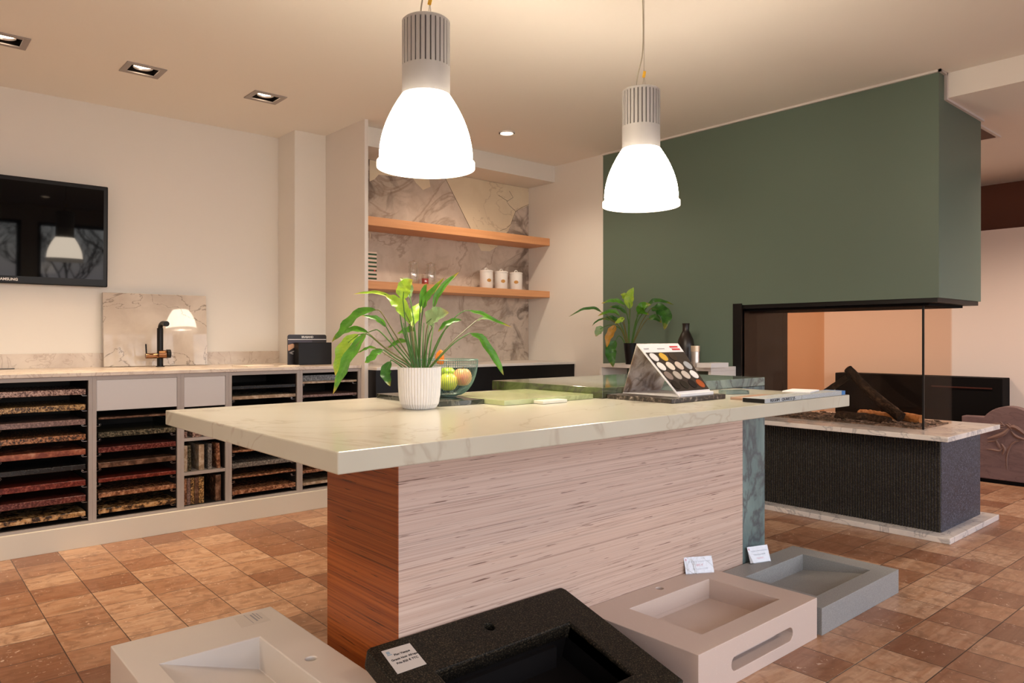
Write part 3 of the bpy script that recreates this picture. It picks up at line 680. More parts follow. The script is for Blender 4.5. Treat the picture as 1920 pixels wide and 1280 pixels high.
YN = 4.828
bs = mk('stone_backsplash', BX(2.526, 4.419, YN, 4.849, .909, 2.437), nichestone(), label='tall veined stone slab covering the back of the niche', cat='backsplash')
crm = marble('cream_inlay', (.82, .72, .54), (.74, .64, .47), (.34, .24, .14), 1.5, .006, .35, .25, cs=3, vd=1)
for pts in ([(832, 328), (880, 333), (935, 342), (992, 352), (992, 384), (967, 396), (958, 420), (953, 432), (937, 452), (932, 462), (918, 471), (902, 470), (893, 452), (880, 424), (858, 380)],
            [(768, 324), (803, 327), (807, 350), (793, 356), (780, 343)], [(693, 297), (745, 314), (742, 331), (710, 327), (702, 336), (693, 340)], [(693, 434), (695, 440), (693, 452)]):
    P = [aty(x, y, YN) for x, y in pts]; P = [(q.x, min(q.z, 2.436)) for q in P]
    mk('stone_inlay', prism(NB(), P, 'y', YN-.0015, YN-.0001), crm, bs)
crk = NB()
for pts in ([(955, 358), (962, 370), (950, 378), (956, 386), (967, 396)], [(935, 366), (944, 372), (952, 377)], [(958, 420), (950, 428), (938, 432)], [(967, 396), (980, 388), (992, 383)], [(832, 328), (858, 380), (880, 424), (893, 452)], [(967, 396), (962, 408), (958, 420)]):
    tube(crk, [aty(x, y, YN-.0016) for x, y in pts], .0016, 5)
mk('crack_line', crk, flat('crack_fill', (.05, .03, .02), .6), bs)
mk('wooden_shelf', BX(2.526, 4.419, 4.557, YN-.002, 1.900, 1.963), 'oak', bevel=.002, label='thick oak shelf across the niche, the empty upper one', cat='shelf', group='oak shelves in the niche')
mk('wooden_shelf', BX(2.526, 4.419, 4.557, YN-.002, 1.452, 1.507), 'oak', bevel=.002, label='thick oak shelf across the niche, the lower one with jars', cat='shelf', group='oak shelves in the niche')
ZS = 1.507
def canister(px, py, i):
    q = aty(px, py, 4.68); q.z = ZS; r = .055; h = .138
    c = thing('canister', ['white kitchen canister, leftmost of the three on the lower shelf', 'white kitchen canister in the middle of the three on the lower shelf', 'white kitchen canister, rightmost and nearest the niche side wall'][i], 'canister', (q.x, q.y, ZS), 'white canisters on the lower shelf')
    mk('body', lathe(NB(), [(r*.96, 0), (r, .004), (r, h-.006), (r*.97, h)], q, 36), 'whitegloss', c, smooth=True)
    mk('lid', lathe(NB(), [(r*1.03, h), (r*1.03, h+.012), (r*.9, h+.016), (.001, h+.018)], q, 36), 'whitegloss', c, smooth=True)
    b = NB(); tube(b, [(q.x-.017*math.cos(a), q.y, ZS+h+.015+.018*math.sin(a)) for a in [math.pi*k/10 for k in range(11)]], .004, 8); mk('knob', b, 'whitegloss', c, smooth=True)
    a0 = math.atan2(-q.y, -q.x)+[.45, .30, .05][i]; b = NB(); vs = []
    for k in range(20):
        t_ = 2*math.pi*k/20; aa = a0+.34*math.cos(t_); vs.append((q.x+math.cos(aa)*(r+.0012), q.y+math.sin(aa)*(r+.0012), ZS+.068+.014*math.sin(t_)))
    cen = b.verts.new((q.x+math.cos(a0)*(r+.0025), q.y+math.sin(a0)*(r+.0025), ZS+.068)); V = [b.verts.new(v) for v in vs]
    for k in range(20): b.faces.new((cen, V[k], V[(k+1) % 20]))
    mk('badge', b, flat('ochre_badge', (.50, .24, .04), .4), c)
canister(911.7, 539, 0); canister(939.7, 540.7, 1); canister(967.3, 542.2, 2)
def jar(px, py, r, h, lab, red=False):
    q = aty(px, py, 4.68); q.z = ZS
    j = thing('glass_jar', lab, 'jar', (q.x, q.y, ZS), 'glass jars on the lower shelf')
    mk('body', lathe(NB(), [(.001, .002), (r*.9, .002), (r, .008), (r, h*.72), (r*.8, h*.80), (r*.8, h*.84)], q, 32, closed=False), 'jarg', j, smooth=True)
    mk('lid', lathe(NB(), [(r*.98, h*.84), (r*1.0, h*.87), (r*.9, h*.91), (.012, h*.93), (.007, h*.95), (.013, h*.975), (.001, h)], q, 28), 'jarg', j, smooth=True)
    if red: mk('contents', lathe(NB(), [(r*.88, .006), (r*.92, h*.55)], q, 24), flat('red_sweets', (.5, .02, .02), .4), j, smooth=True)
jar(775.5, 528.5, .042, .19, 'tall clear glass jar with lid, left one behind the plant leaves')
jar(808, 530, .042, .185, 'tall clear glass jar with lid, right behind the small red jar')
jar(797, 531.5, .030, .095, 'small glass jar filled with red sweets', True)
q = aty(703.5, 500, 4.66); q = Vector((q.x-.046, 4.68, ZS))
st = thing('striped_box', 'tall green and white striped tin at the left end of the lower shelf', 'tin', (q.x, q.y, ZS))
mk('body', BX(q.x-.05, q.x+.046, q.y-.04, q.y+.04, ZS, ZS+.215), flat('tin_pink_white', (.66, .50, .42), .5), st)
for k in range(7): mk('stripe', BX(q.x-.0505, q.x+.0465, q.y-.0405, q.y+.0405, ZS+.018+k*.029, ZS+.031+k*.029), flat('tin_green', (.02, .06, .02), .5), st)
mk('dot', BX(q.x+.024, q.x+.034, q.y-.042, q.y-.0405, ZS+.078, ZS+.088), 'redink', st)
def rdown(x, y, zc, lab, e):
    l = thing('round_downlight', lab, 'ceiling light', (x, y, zc-.01), 'round downlights of the kitchen')
    mk('rim', lathe(NB(), [(.058, 0), (.058, .010), (.046, .010), (.046, 0)], (x, y, zc-.01), 28, closed=False), 'white', l)
    mk('lamp_disc', lathe(NB(), [(.001, .003), (.045, .003), (.045, .008), (.001, .008)], (x, y, zc-.01), 24, closed=False), 'bulb', l)
    ld = bpy.data.lights.new('lamp_light', 'SPOT'); ld.energy = e; ld.color = (1, .80, .60); ld.spot_size = 2.6; ld.spot_blend = .6; ld.shadow_soft_size = .04
    lo = bpy.data.objects.new('lamp_light', ld); COL.objects.link(lo); place(lo, l, Matrix.Translation((x, y, zc-.03)))
rdown(3.429, 3.978, ZC, 'round downlight in the ceiling in front of the niche', 38)
rdown(-1.2, 3.4, ZC, 'round downlight in the ceiling far left, outside the picture', 90)  # this run of unseen downlights is added to raise the warm fill
rdown(-1.2, 1.2, ZC, 'round downlight in the ceiling behind the viewpoint on the left', 90)
rdown(1.6, -.9, ZC, 'round downlight in the ceiling behind the viewpoint near the windows', 80)

# square downlights
cuts = []
SQ = [(.496, 4.368), (1.127, 4.368), (1.818, 4.368)]
SL = ['square recessed spotlight at the left picture edge of the ceiling', 'square recessed spotlight in the middle of the ceiling row', 'square recessed spotlight at the right end of the ceiling row']
for i, (x, y) in enumerate(SQ+[(-.15, 4.368)]):
    cuts.append(BX(x-.075, x+.075, y-.065, y+.065, ZC-.05, ZC+.09))
cut(ceil, cuts)
for i, (x, y) in enumerate(SQ):
    l = thing('square_downlight', SL[i], 'ceiling light', (x, y, ZC-.006), 'square spotlights above the left worktop')
    f = NB(); a, b = .100, .090; c_, d_ = .070, .060
    box(f, x-a, x-c_, y-b, y+b, ZC-.006, ZC); box(f, x+c_, x+a, y-b, y+b, ZC-.006, ZC); box(f, x-c_, x+c_, y-b, y-d_, ZC-.006, ZC); box(f, x-c_, x+c_, y+d_, y+b, ZC-.006, ZC)
    mk('frame', f, 'greyframe', l, .001)
    f = NB(); z0, z1 = ZC, ZC+.085
    box(f, x-.072, x-.070, y-.062, y+.062, z0, z1); box(f, x+.070, x+.072, y-.062, y+.062, z0, z1); box(f, x-.07, x+.07, y-.062, y-.060, z0, z1); box(f, x-.07, x+.07, y+.060, y+.062, z0, z1); box(f, x-.072, x+.072, y-.062, y+.062, z1, z1+.003)
    mk('recess', f, 'blackmatt', l)
    mk('reflector', lathe(NB(), [(.048, .012), (.050, .010), (.036, .045)], (x, y, ZC), 32, closed=False), 'steel', l, smooth=True)
    mk('lamp_disc', lathe(NB(), [(.001, .020), (.045, .020), (.045, .026), (.001, .026)], (x, y, ZC), 24, closed=False), 'bulb', l)
    ld = bpy.data.lights.new('lamp_light', 'SPOT'); ld.energy = 85; ld.color = (1, .74, .48); ld.spot_size = 1.35; ld.spot_blend = .9; ld.shadow_soft_size = .045
    lo = bpy.data.objects.new('lamp_light', ld); COL.objects.link(lo); place(lo, l, Matrix.Translation((x, y, ZC+.008)))

# ================================================================== PENDANTS
def pendant(x, y, zb, lab, drop):
    """zb: z of the lower rim"""
    k = .32/2
    p = thing('pendant_lamp', lab, 'pendant lamp', (x, y, zb), 'pendant lamps above the table')
    c = (x, y, zb)
    prof = [(k, 0), (k, .018), (k*.955, .024), (k*.95, .036)]
    for s in range(1, 13):
        t_ = s/12; prof.append((k*(.95-.45*t_**1.9), .036+.200*t_))
    ip = [(r-.004, z) for r, z in reversed(prof)]
    mk('shade', lathe(NB(), prof[3:], c, 56, closed=False), 'shade', p, smooth=True)
    mk('rim', lathe(NB(), prof[:4], c, 56, closed=False), 'shadeband', p, smooth=True)
    zt = .233; r = k*.49
    mk('collar', lathe(NB(), [(r*.2, zt-.003), (r, zt-.003), (r, zt+.096)], c, 48, closed=False), 'alu', p, smooth=True)
    b = NB(); lathe(b, [(r*.90, zt+.09), (r*.90, zt+.240)], c, 40); mk('core', b, 'aludark', p, smooth=True)
    for i in range(30):
        a = 2*math.pi*i/30; b = BX(r*.86, r*.995, -.0058, .0058, zt+.096, zt+.238); b.transform(Matrix.Translation(c) @ Matrix.Rotation(a, 4, 'Z')); mk('fin', b, 'alu', p)
    mk('cap', lathe(NB(), [(.001, zt+.238), (r, zt+.238), (r, zt+.245), (r*.93, zt+.250), (.001, zt+.252)], c, 48), 'alu', p, smooth=True)
    v = RGT
    g = Vector(c)+Vector((0, 0, zt+.250)); g1 = g-v*.018; g2 = g+v*.012
    mk('cable_gland', lathe(NB(), [(.013, 0), (.013, .012), (.009, .02)], g1, 16), 'alu', p)
    mk('hook', lathe(NB(), [(.010, 0), (.008, .008), (.004, .012)], g2, 16), 'steel', p)
    zc = ZC-g.z
    cl = g2+Vector((0, 0, .062))
    b = NB(); tube(b, [g2-v*.006+Vector((0, 0, .006)), cl], .0008, 5); tube(b, [g2+v*.006+Vector((0, 0, .006)), cl], .0008, 5); tube(b, [cl, g2+Vector((0, 0, zc))], .0011, 5)
    mk('suspension_wire', b, 'wire', p)
    mk('clip', BX(-.006, .006, -.003, .003, -.010, .018), 'yellow', p, .002, T=Matrix.Translation(cl) @ Matrix.Rotation(TH-math.pi/2, 4, 'Z') @ Matrix.Rotation(.2, 4, 'Y'))
    b = NB(); tube(b, spline([g1+Vector((0, 0, .015)), g1+Vector((0, 0, .06))+v*.004, g2-v*.004+Vector((0, 0, .18)), g2-v*.006+Vector((0, 0, zc))], 18), .0026, 8)
    mk('power_cable', b, flat('clear_cable', (.38, .34, .26), .5), p)
    mk('ceiling_rose', lathe(NB(), [(.001, -.02), (.04, -.02), (.04, 0), (.001, 0)], (x, y, ZC), 24), 'alu', p)
    ld = bpy.data.lights.new('lamp_light', 'POINT'); ld.energy = LAMP_E; ld.color = (1, .86, .66); ld.shadow_soft_size = .07
    lo = bpy.data.objects.new('lamp_light', ld); COL.objects.link(lo); place(lo, p, Matrix.Translation((x, y, zb+.09)))
LAMP_E = 19
pl = atd(799, 640, 2.404); pendant(pl.x, pl.y, 1.10+2.404*(634.3-311)/FPX-.008, 'larger nearer glowing dome pendant above the potted plant', 0)
pl = atd(1202, 640, 3.055); pendant(pl.x, pl.y, 1.10+3.055*(634.3-383)/FPX-.008, 'glowing dome pendant further away in front of the green chimney breast', 0)

# ================================================================== ISLAND
ZT = .882
X0, X1, Y0, Y1 = .674, 2.856, 1.278, 2.37
mk('table_top', BX(X0, X1, Y0, Y1, .838, ZT), 'quartz', bevel=.003, label='long white quartz table top resting on the plywood island body', cat='table top')
isl = thing('island', 'kitchen island body in layered plywood with a marble end leg', 'kitchen island', (2.1, 2.0, 0))
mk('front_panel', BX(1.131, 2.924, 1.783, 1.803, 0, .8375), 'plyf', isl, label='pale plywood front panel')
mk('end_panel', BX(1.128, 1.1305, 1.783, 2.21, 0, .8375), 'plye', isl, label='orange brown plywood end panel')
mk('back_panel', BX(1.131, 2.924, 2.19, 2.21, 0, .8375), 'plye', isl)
mk('end_leg', BX(2.926, 3.112, 1.783, 2.405, 0, .8815), 'leg', isl, .002, label='blue green marble leg')
gm = NB(); box(gm, 1.994, 3.112, 1.783, 2.41, ZT+.0005, .921)
mk('green_marble_top', gm, 'greenm', bevel=.002, label='polished green marble worktop slab raised above the white table top', cat='worktop')

# stone samples on the table
def quad(pts, z, th, mat, name, lab, cat, group=None, bev=.001, rx=None):
    """rectangle-ish sample from three floor-plane corners (near-left, near-right, far-left) given on plane z"""
    A, B, D = [atz(x, y, z) for x, y in pts]
    u = (B-A); v = (D-A); v = v-u*(v.dot(u)/u.dot(u))
    poly = [A, B, B+v, A+v]
    b = NB(); lo = [b.verts.new((q.x, q.y, z+.0004)) for q in poly]; hi = [b.verts.new((q.x, q.y, z+th)) for q in poly]
    b.faces.new(lo); b.faces.new(hi)
    for i in range(4): b.faces.new((lo[i], lo[(i+1) % 4], hi[(i+1) % 4], hi[i]))
    bmesh.ops.recalc_face_normals(b, faces=b.faces[:])
    return mk(name, b, mat, bevel=bev, label=lab, cat=cat, group=group)
MT['darkslab'] = marble('dark_green_slab', (.035, .04, .03), (.015, .018, .013), (.16, .16, .12), 12, .04, .6, .08, spec=.7)
MT['onyx'] = marble('pale_green_onyx', (.50, .54, .28), (.40, .44, .22), (.24, .28, .12), 6, .04, .5, .12, cs=5)
DS = quad([(824, 762.5), (908, 757), (701, 746)], ZT, .016, 'darkslab', 'stone_sample', 'dark polished stone sample under the wire fruit bowl', 'stone sample', 'stone samples on the table')
A = atz(944, 760.5, ZT); Bq = atz(1113.6, 747.5, ZT)
mk('stone_sample', BX(A.x, min(Bq.x, 1.990), (A.y+Bq.y)/2, (A.y+Bq.y)/2+.36, ZT+.0004, ZT+.017), 'onyx', bevel=.001, label='light green onyx sample lying against the raised marble slab', cat='stone sample', group='stone samples on the table')
A = atz(1018, 758, ZT); mk('white_sample', BX(A.x, A.x+.115, A.y, A.y+.07, ZT+.0004, ZT+.011), flat('pale_sample', (.72, .70, .58), .3), bevel=.002, label='small white sample piece in front of the green onyx slab', cat='stone sample')
MT['terrazzo'] = speckle('dark_terrazzo', [(0, (.01, .008, .007)), (.5, (.03, .022, .018)), (.6, (.12, .09, .07)), (.72, (.4, .36, .32))], 55, .35, 'LINEAR')
nA, nL, nR = atz(1256, 757, ZT), atz(1152, 744, ZT), atz(1351, 748, ZT)
bA = Vector((nA.x, nA.y)); 
mk('terrazzo_slab', BX(nA.x+.01, nR.x+.035, nA.y, 1.779, ZT+.0004, ZT+.016), 'terrazzo', bevel=.001, label='dark terrazzo slab under the tented colour sample booklet', cat='stone slab')
# booklet: A-frame sample chart
ZB = ZT+.0165
a_, b_, c_, d_ = atz(1268.6, 744.0, ZB), atz(1342.8, 739.5, ZB), atz(1156, 735, ZB), atz(1232, 728, ZB)
xm0 = nA.x+.012; 
bk = thing('sample_booklet', 'tented booklet of round stone colour samples on the dark slab', 'sample booklet', ((a_.x+b_.x)/2, (a_.y+c_.y)/2, ZB))
fL, fR = Vector((a_.x, (a_.y+b_.y)/2, ZB)), Vector((b_.x, (a_.y+b_.y)/2, ZB))
bL, bR = Vector((2.095, 1.770, ZB)), Vector((2.32, 1.770, ZB))
ym = 1.66
rp = aty(1194.5, 644.7, ym); zr = rp.z; rL, rR = Vector((rp.x, ym, zr)), Vector((aty(1271.7, 644.7, ym).x, ym, zr))
xs0 = (fL.x+rL.x+bL.x)/3
def sheetp(A, B, C, D, th, mat, name, parent, **k):
    """slab spanned by A(lower left) B(lower right) C(upper right) D(upper left), thickness behind"""
    n = (B-A).cross(D-A).normalized(); bm = NB(); f = [bm.verts.new(q) for q in (A, B, C, D)]; g = [bm.verts.new(q-n*th) for q in (A, B, C, D)]
    bm.faces.new(f); bm.faces.new(list(reversed(g)))
    for i in range(4): bm.faces.new((f[i], g[i], g[(i+1) % 4], f[(i+1) % 4]))
    bmesh.ops.recalc_face_normals(bm, faces=bm.faces[:]); return mk(name, bm, mat, parent, **k)
print('BOOK', fL, fR, rL, rR, bL, bR)
lip = Vector((0, -.004, .006))
sheetp(fL, fR, rR, rL, .004, 'card', 'front_leaf', bk)
def lp(A, B, C, D, u, v, o=0):
    n = (B-A).cross(D-A).normalized(); return (A*(1-u)+B*u)*(1-v)+(D*(1-u)+C*u)*v+n*o
FQ = (fL, fR, rR, rL)
MT['chartdark'] = flat('chart_brown', (.035, .026, .02), .4)
sheetp(lp(*FQ, .03, .10, .0012), lp(*FQ, .99, .10, .0012), lp(*FQ, .99, .83, .0012), lp(*FQ, .03, .83, .0012), .001, 'chartdark', 'chart_panel', bk)
cols = [[(.70, .68, .66), (.60, .36, .05), (.045, .03, .02), None], [(.70, .68, .64), (.68, .60, .50), (.56, .46, .38), (.36, .37, .38)], [(.22, .17, .145), (.40, .35, .30), (.50, .44, .38), (.72, .71, .70)], [(.012, .01, .008), (.015, .013, .009), (.006, .005, .006), (.34, .075, .02)]]
for r, row in enumerate(cols):
    for k, c in enumerate(row):
        if c is None: continue
        u = .135+k*.235+(0 if r else .0); v = .735-r*.175
        cen = lp(*FQ, u, v, .0016); ex = (fR-fL).normalized(); ey = (rL-fL).normalized(); n = ex.cross(ey).normalized(); rr = .0105*(rL-fL).length/.135
        bm = NB(); V = [bm.verts.new(cen+ex*math.cos(2*math.pi*q/22)*rr+ey*math.sin(2*math.pi*q/22)*rr) for q in range(22)]; V2 = [bm.verts.new(v_.co+n*.002) for v_ in V]
        bm.faces.new(V); bm.faces.new(V2)
        for q in range(22): bm.faces.new((V[q], V[(q+1) % 22], V2[(q+1) % 22], V2[q]))
        bmesh.ops.recalc_face_normals(bm, faces=bm.faces[:]); mk('colour_disc', bm, flat('disc', c, .25), bk)
for (u0, u1, v0, v1, m) in ((.72, .92, .925, .95, 'redink'), (.74, .94, .875, .90, 'redink'), (.06, .18, .90, .912, 'greyink'), (.38, .56, .90, .908, 'greyink')):
    sheetp(lp(*FQ, u0, v0, .001), lp(*FQ, u1, v0, .001), lp(*FQ, u1, v1, .001), lp(*FQ, u0, v1, .001), .0008, m, 'print', bk)
mk('rail', BX(fL.x, fR.x, fL.y-.004, fL.y+.004, ZB, ZB+.012), 'card', bk, .002)
BQ = (bL, bR, rR, rL)
MT['photo'] = marble('interior_photo_print', (.55, .50, .48), (.22, .14, .09), (.06, .04, .03), 9, .05, .5, .3, (1, 1, 1), (0, .6, 0), 16)
sheetp(bL, bR, rR, rL, .003, 'photo', 'rear_leaf', bk)
mk('base_leaf', BX(fL.x, fR.x, fL.y+.004, bL.y-.002, ZB+.0002, ZB+.002), 'card', bk)

# samples at the right end
def samp(px0, py0, px1, py1, dep, z, th, mat, lab, name='stone_sample', grp='stone samples at the right end of the table'):
    A = atz(px0, py0, z); B = atz(px1, py1, z); y = (A.y+B.y)/2
    return mk(name, BX(A.x, B.x, y, y+dep, z, z+th), mat, bevel=.0008, label=lab, cat='stone sample', group=grp), A, B, y
MT['greyspot'] = speckle('grey_quartz_sample', [(0, (.22, .24, .25)), (.5, (.36, .38, .39)), (.65, (.48, .50, .50))], 200, .4, 'LINEAR')
A = atz(1434.5, 754.6, ZT); B = atz(1585.5, 738.8, ZT); ys = Y0+.012
xa = aty(1434.5, 754.6, ys).x; xb = aty(1585, 738.8, ys).x; xmid = xa+(xb-xa)*.42
ss = mk('stone_sample', BX(xa, xmid, ys, ys+.085, ZT+.0004, ZT+.015), 'greyspot', bevel=.0008, label='grey sample bar with handwritten lettering and black end at table edge', cat='stone sample', group='stone samples at the right end of the table')
mk('end_face', BX(xa-.0012, xa+.0002, ys+.002, ys+.083, ZT+.001, ZT+.0145), 'black', ss, label='black end face')
text('lettering', 'REGEIM   QUARTZ JS', .0135, 'ink', plane_T((xa+(xmid-xa)*.47, ys-.0008, ZT+.0078), (1, 0, 0), (0, 0, 1)) @ Matrix.Scale(1.35, 4, (1, 0, 0)), ss)
s2 = mk('stone_sample', BX(xmid+.004, xb-.030, ys, ys+.075, ZT+.0004, ZT+.016), 'greyspot', bevel=.0008, label='pale grey sample bar right of the lettered one', cat='stone sample', group='stone samples at the right end of the table')
mk('stone_sample', BX(xb-.028, xb, ys, ys+.075, ZT+.0004, ZT+.016), flat('blue_sample', (.02, .16, .42), .3), bevel=.0008, label='small bright blue sample at the right table corner', cat='stone sample', group='stone samples at the right end of the table')
mk('stone_sample', BX(xa+.06, xmid+.02, ys+.10, ys+.17, ZT+.0004, ZT+.009), flat('reddish_sample', (.36, .22, .15), .4), bevel=.0008, label='flat reddish brown sample lying behind the lettered bar', cat='stone sample', group='stone samples at the right end of the table')
q = atz(1492, 728.5, ZT+.017)
mk('stone_sample', rectw(2.66, ys+.085, .15, .10, ZT+.0165, ZT+.0215, .25), 'card', bevel=.0008, label='thin white tile lying across the grey sample bars', cat='stone sample', group='stone samples at the right end of the table')
q = aty(1430, 733, 1.66); gs = rectw(0, 0, .10, .06, 0, .014, 0); gs.transform(Matrix.Translation((2.56, 1.60, ZT+.0008)) @ Matrix.Rotation(-.5, 4, 'Z'))
mk('stone_sample', gs, MT['greenm'], bevel=.0008, label='olive green sample lying beside the white tile', cat='stone sample', group='stone samples at the right end of the table')

# ================================================================== PLANTS
def leaf(parent, base, spts, bpts, wpx, mat, dist0, dz, smat='stem', roll=0, wav=.22, rs=.0016, seed=0):
    """stem pixels and blade pixels; the distance from the camera drifts by dz metres towards the tip"""
    rnd = random.Random(seed); allp = list(spts)+list(bpts); n = len(allp)
    cum = [0]
    for i in range(1, n): cum.append(cum[-1]+math.hypot(allp[i][0]-allp[i-1][0], allp[i][1]-allp[i-1][1]))
    W3 = [atd(x, y, dist0+dz*(cum[i]/cum[-1])**1.3) for i, (x, y) in enumerate(allp)]
    S3 = [Vector(base)]+W3[:len(spts)]+[W3[len(spts)]]
    bl = NB(); pts = spline(W3[len(spts):], 15); N = 15; uvs = []
    rows = []; camv = -FWD
    nv = (camv+Vector((0, 0, .55))+Vector((rnd.uniform(-.3, .3), rnd.uniform(-.3, .3), 0))).normalized()
    wm = wpx*dist0/FPX/2
    for i, p in enumerate(pts):
        t = i/(N-1); d = (pts[min(i+1, N-1)]-pts[max(i-1, 0)]).normalized()
        s = d.cross(nv).normalized(); s = (Matrix.Rotation(roll, 3, d) @ s); nn = s.cross(d).normalized()
        w = wm*max(.03, (math.sin(math.pi*(t**.8))**.75)) if t < 1 else wm*.02
        row = []
        for k, (a, h) in enumerate(((-1, .32), (-.55, .12), (0, 0), (.55, .12), (1, .32))):
            wv = math.sin(t*22+k*1.7+seed)*wav*w*abs(a)
            row.append(bl.verts.new(p+s*(a*w*(1+.10*math.sin(t*17+k+seed)))+nn*(h*w+wv)))
        rows.append(row)
    uvl = bl.loops.layers.uv.new('UVMap')
    for i in range(N-1):
        for k in range(4):
            f = bl.faces.new((rows[i][k], rows[i][k+1], rows[i+1][k+1], rows[i+1][k]))
            for l_, (ii, kk) in zip(f.loops, ((i, k), (i, k+1), (i+1, k+1), (i+1, k))): l_[uvl].uv = (ii/(N-1), kk/4)
    o = mk('leaf', bl, mat, parent, smooth=True)
    sm = NB(); SP = spline(S3, 18); tube(sm, SP+[pts[4]*.999+pts[4]*.001], [rs*1.5-(rs*.7)*i/18 for i in range(19)], 6)
    mk('stem', sm, smat, o, smooth=True)
pb_ = atz(783, 768, ZT); D1 = FWD.dot(pb_); pb_ = Vector((pb_.x, pb_.y, ZT)); pb_ = pb_+FWD*.045; D1 = pb_.dot(FWD)
pt = thing('potted_plant', 'green arching plant in a white ribbed pot standing on the table', 'potted plant', pb_)
R1 = .0655; Hh = .129
mk('pot', lathe(NB(), [(R1*.70, 0), (R1*.78, .003), (R1*.90, .016), (R1*.965, .04), (R1, .075), (R1*1.01, .118), (R1*1.015, Hh), (R1*.95, Hh), (R1*.93, .10)], pb_, 240, .0028, 44, closed=True), 'whitegloss', pt, smooth=False)
mk('soil', lathe(NB(), [(.001, Hh-.016), (R1*.93, Hh-.018)], pb_, 32, closed=False), 'soil', pt)
cx, cy_ = 600, 500
def C1(*pp): return [(cx+x/4.266, cy_+y/4.266) for x, y in pp]
L1 = [ # stem, blade, width(px of crop), mat, dz
 (C1((740, 760), (600, 540), (490, 365)), C1((450, 345), (340, 362), (235, 440), (170, 520), (95, 602)), 100, 'l1', .06),
 (C1((735, 770), (600, 600), (535, 490)), C1((530, 480), (480, 430), (420, 405), (330, 392)), 48, 'l1', -.08),
 (C1((715, 780), (520, 650), (390, 545)), C1((310, 540), (215, 620), (160, 740), (122, 870)), 125, 'l2', .0),
 (C1((715, 785), (530, 655), (400, 540)), C1((370, 530), (300, 620), (215, 760), (160, 890), (104, 1016)), 100, 'l1', -.10),
 (C1((710, 770), (560, 600), (470, 510), (430, 508)), C1((385, 525), (300, 500), (210, 512), (120, 585)), 55, 'l1', .10),
 (C1((700, 790), (600, 730), (520, 670)), C1((505, 665), (450, 690), (395, 745), (358, 770)), 75, 'l1', -.06),
 (C1((680, 800), (560, 720), (470, 660)), C1((455, 655), (400, 645), (350, 665), (295, 692)), 32, 'l1', .08),
 (C1((640, 790), (605, 765), (570, 745)), C1((565, 755), (525, 830), (535, 890), (562, 955)), 92, 'l3', -.06),
 (C1((745, 750), (660, 500), (630, 290)), C1((600, 265), (500, 215), (390, 205), (268, 218)), 34, 'l2', .05),
 (C1((770, 790), (740, 600), (722, 470)), C1((722, 450), (660, 330), (600, 275), (525, 228)), 120, 'l2', .02),
 (C1((775, 790), (700, 560), (668, 300)), C1((664, 260), (672, 190), (700, 140), (742, 102)), 135, 'l2', -.02),
 (C1((795, 780), (745, 400), (722, 260)), C1((722, 250), (708, 180), (690, 120), (640, 92)), 90, 'l4', .10),
 (C1((780, 790), (750, 620), (740, 500)), C1((738, 480), (755, 400), (775, 340), (815, 290)), 115, 'l2', .12),
 (C1((795, 790), (790, 560), (800, 345)), C1((802, 330), (822, 240), (836, 180), (855, 132)), 60, 'l1', .0),
 (C1((798, 790), (805, 500), (822, 350)), C1((826, 335), (850, 260), (905, 190), (994, 86)), 66, 'l1', -.05),
 (C1((830, 800), (850, 520), (900, 345)), C1((905, 330), (935, 230), (1010, 130), (1112, 42)), 56, 'l1', .06),
 (C1((825, 800), (870, 560), (895, 480)), C1((850, 450), (900, 410), (960, 385), (1030, 368)), 165, 'l4', -.10),
 (C1((775, 790), (775, 650), (765, 540)), C1((762, 510), (720, 505), (670, 515), (618, 535)), 70, 'l1', .12),
 (C1((745, 790), (720, 700), (705, 620)), C1((700, 600), (640, 595), (590, 620), (540, 650)), 50, 'l1', .10),
 (C1((860, 790), (960, 560), (1060, 445)), C1((1130, 425), (1060, 435), (990, 470), (945, 522)), 52, 'l1', -.05),
 (C1((865, 800), (990, 520), (1085, 400), (1150, 355)), C1((1190, 350), (1290, 375), (1400, 430), (1532, 482)), 44, 'l1', .05),
 (C1((880, 800), (1060, 600), (1240, 440)), C1((1250, 432), (1300, 412), (1350, 415), (1410, 442)), 30, 'l4', .12),
 (C1((890, 800), (1060, 620), (1180, 540)), C1((1200, 530), (1290, 575), (1370, 690), (1430, 790), (1468, 866)), 78, 'l1', .02),
 (C1((760, 790), (700, 600), (650, 440)), C1((640, 330), (680, 380), (710, 420), (725, 470)), 60, 'l2', .08)]
sb1 = pb_+Vector((0, 0, Hh-.02))
for i, (s, b, w, m, dz) in enumerate(L1):
    bq = sb1+RGT*((s[0][0]-783)/FPX*D1*.55)+FWD*dz*.15
    leaf(pt, bq, s, b, w*.9/4.266, m, D1, dz, 'stem' if i % 3 else 'stem2', seed=i, rs=.0017)
for i in range(7):   # stout bundle of young shoots in the middle
    x = 770+i*5.2; b = NB(); A = sb1+RGT*((x-783)/FPX*D1*.8); tube(b, spline([A, atd(765+i*7, 650, D1), atd(757+i*9.5, 605, D1+.01*i)], 8), [.0032-.0003*k for k in range(8)], 6); mk('stem', b, 'stem', pt, smooth=True)

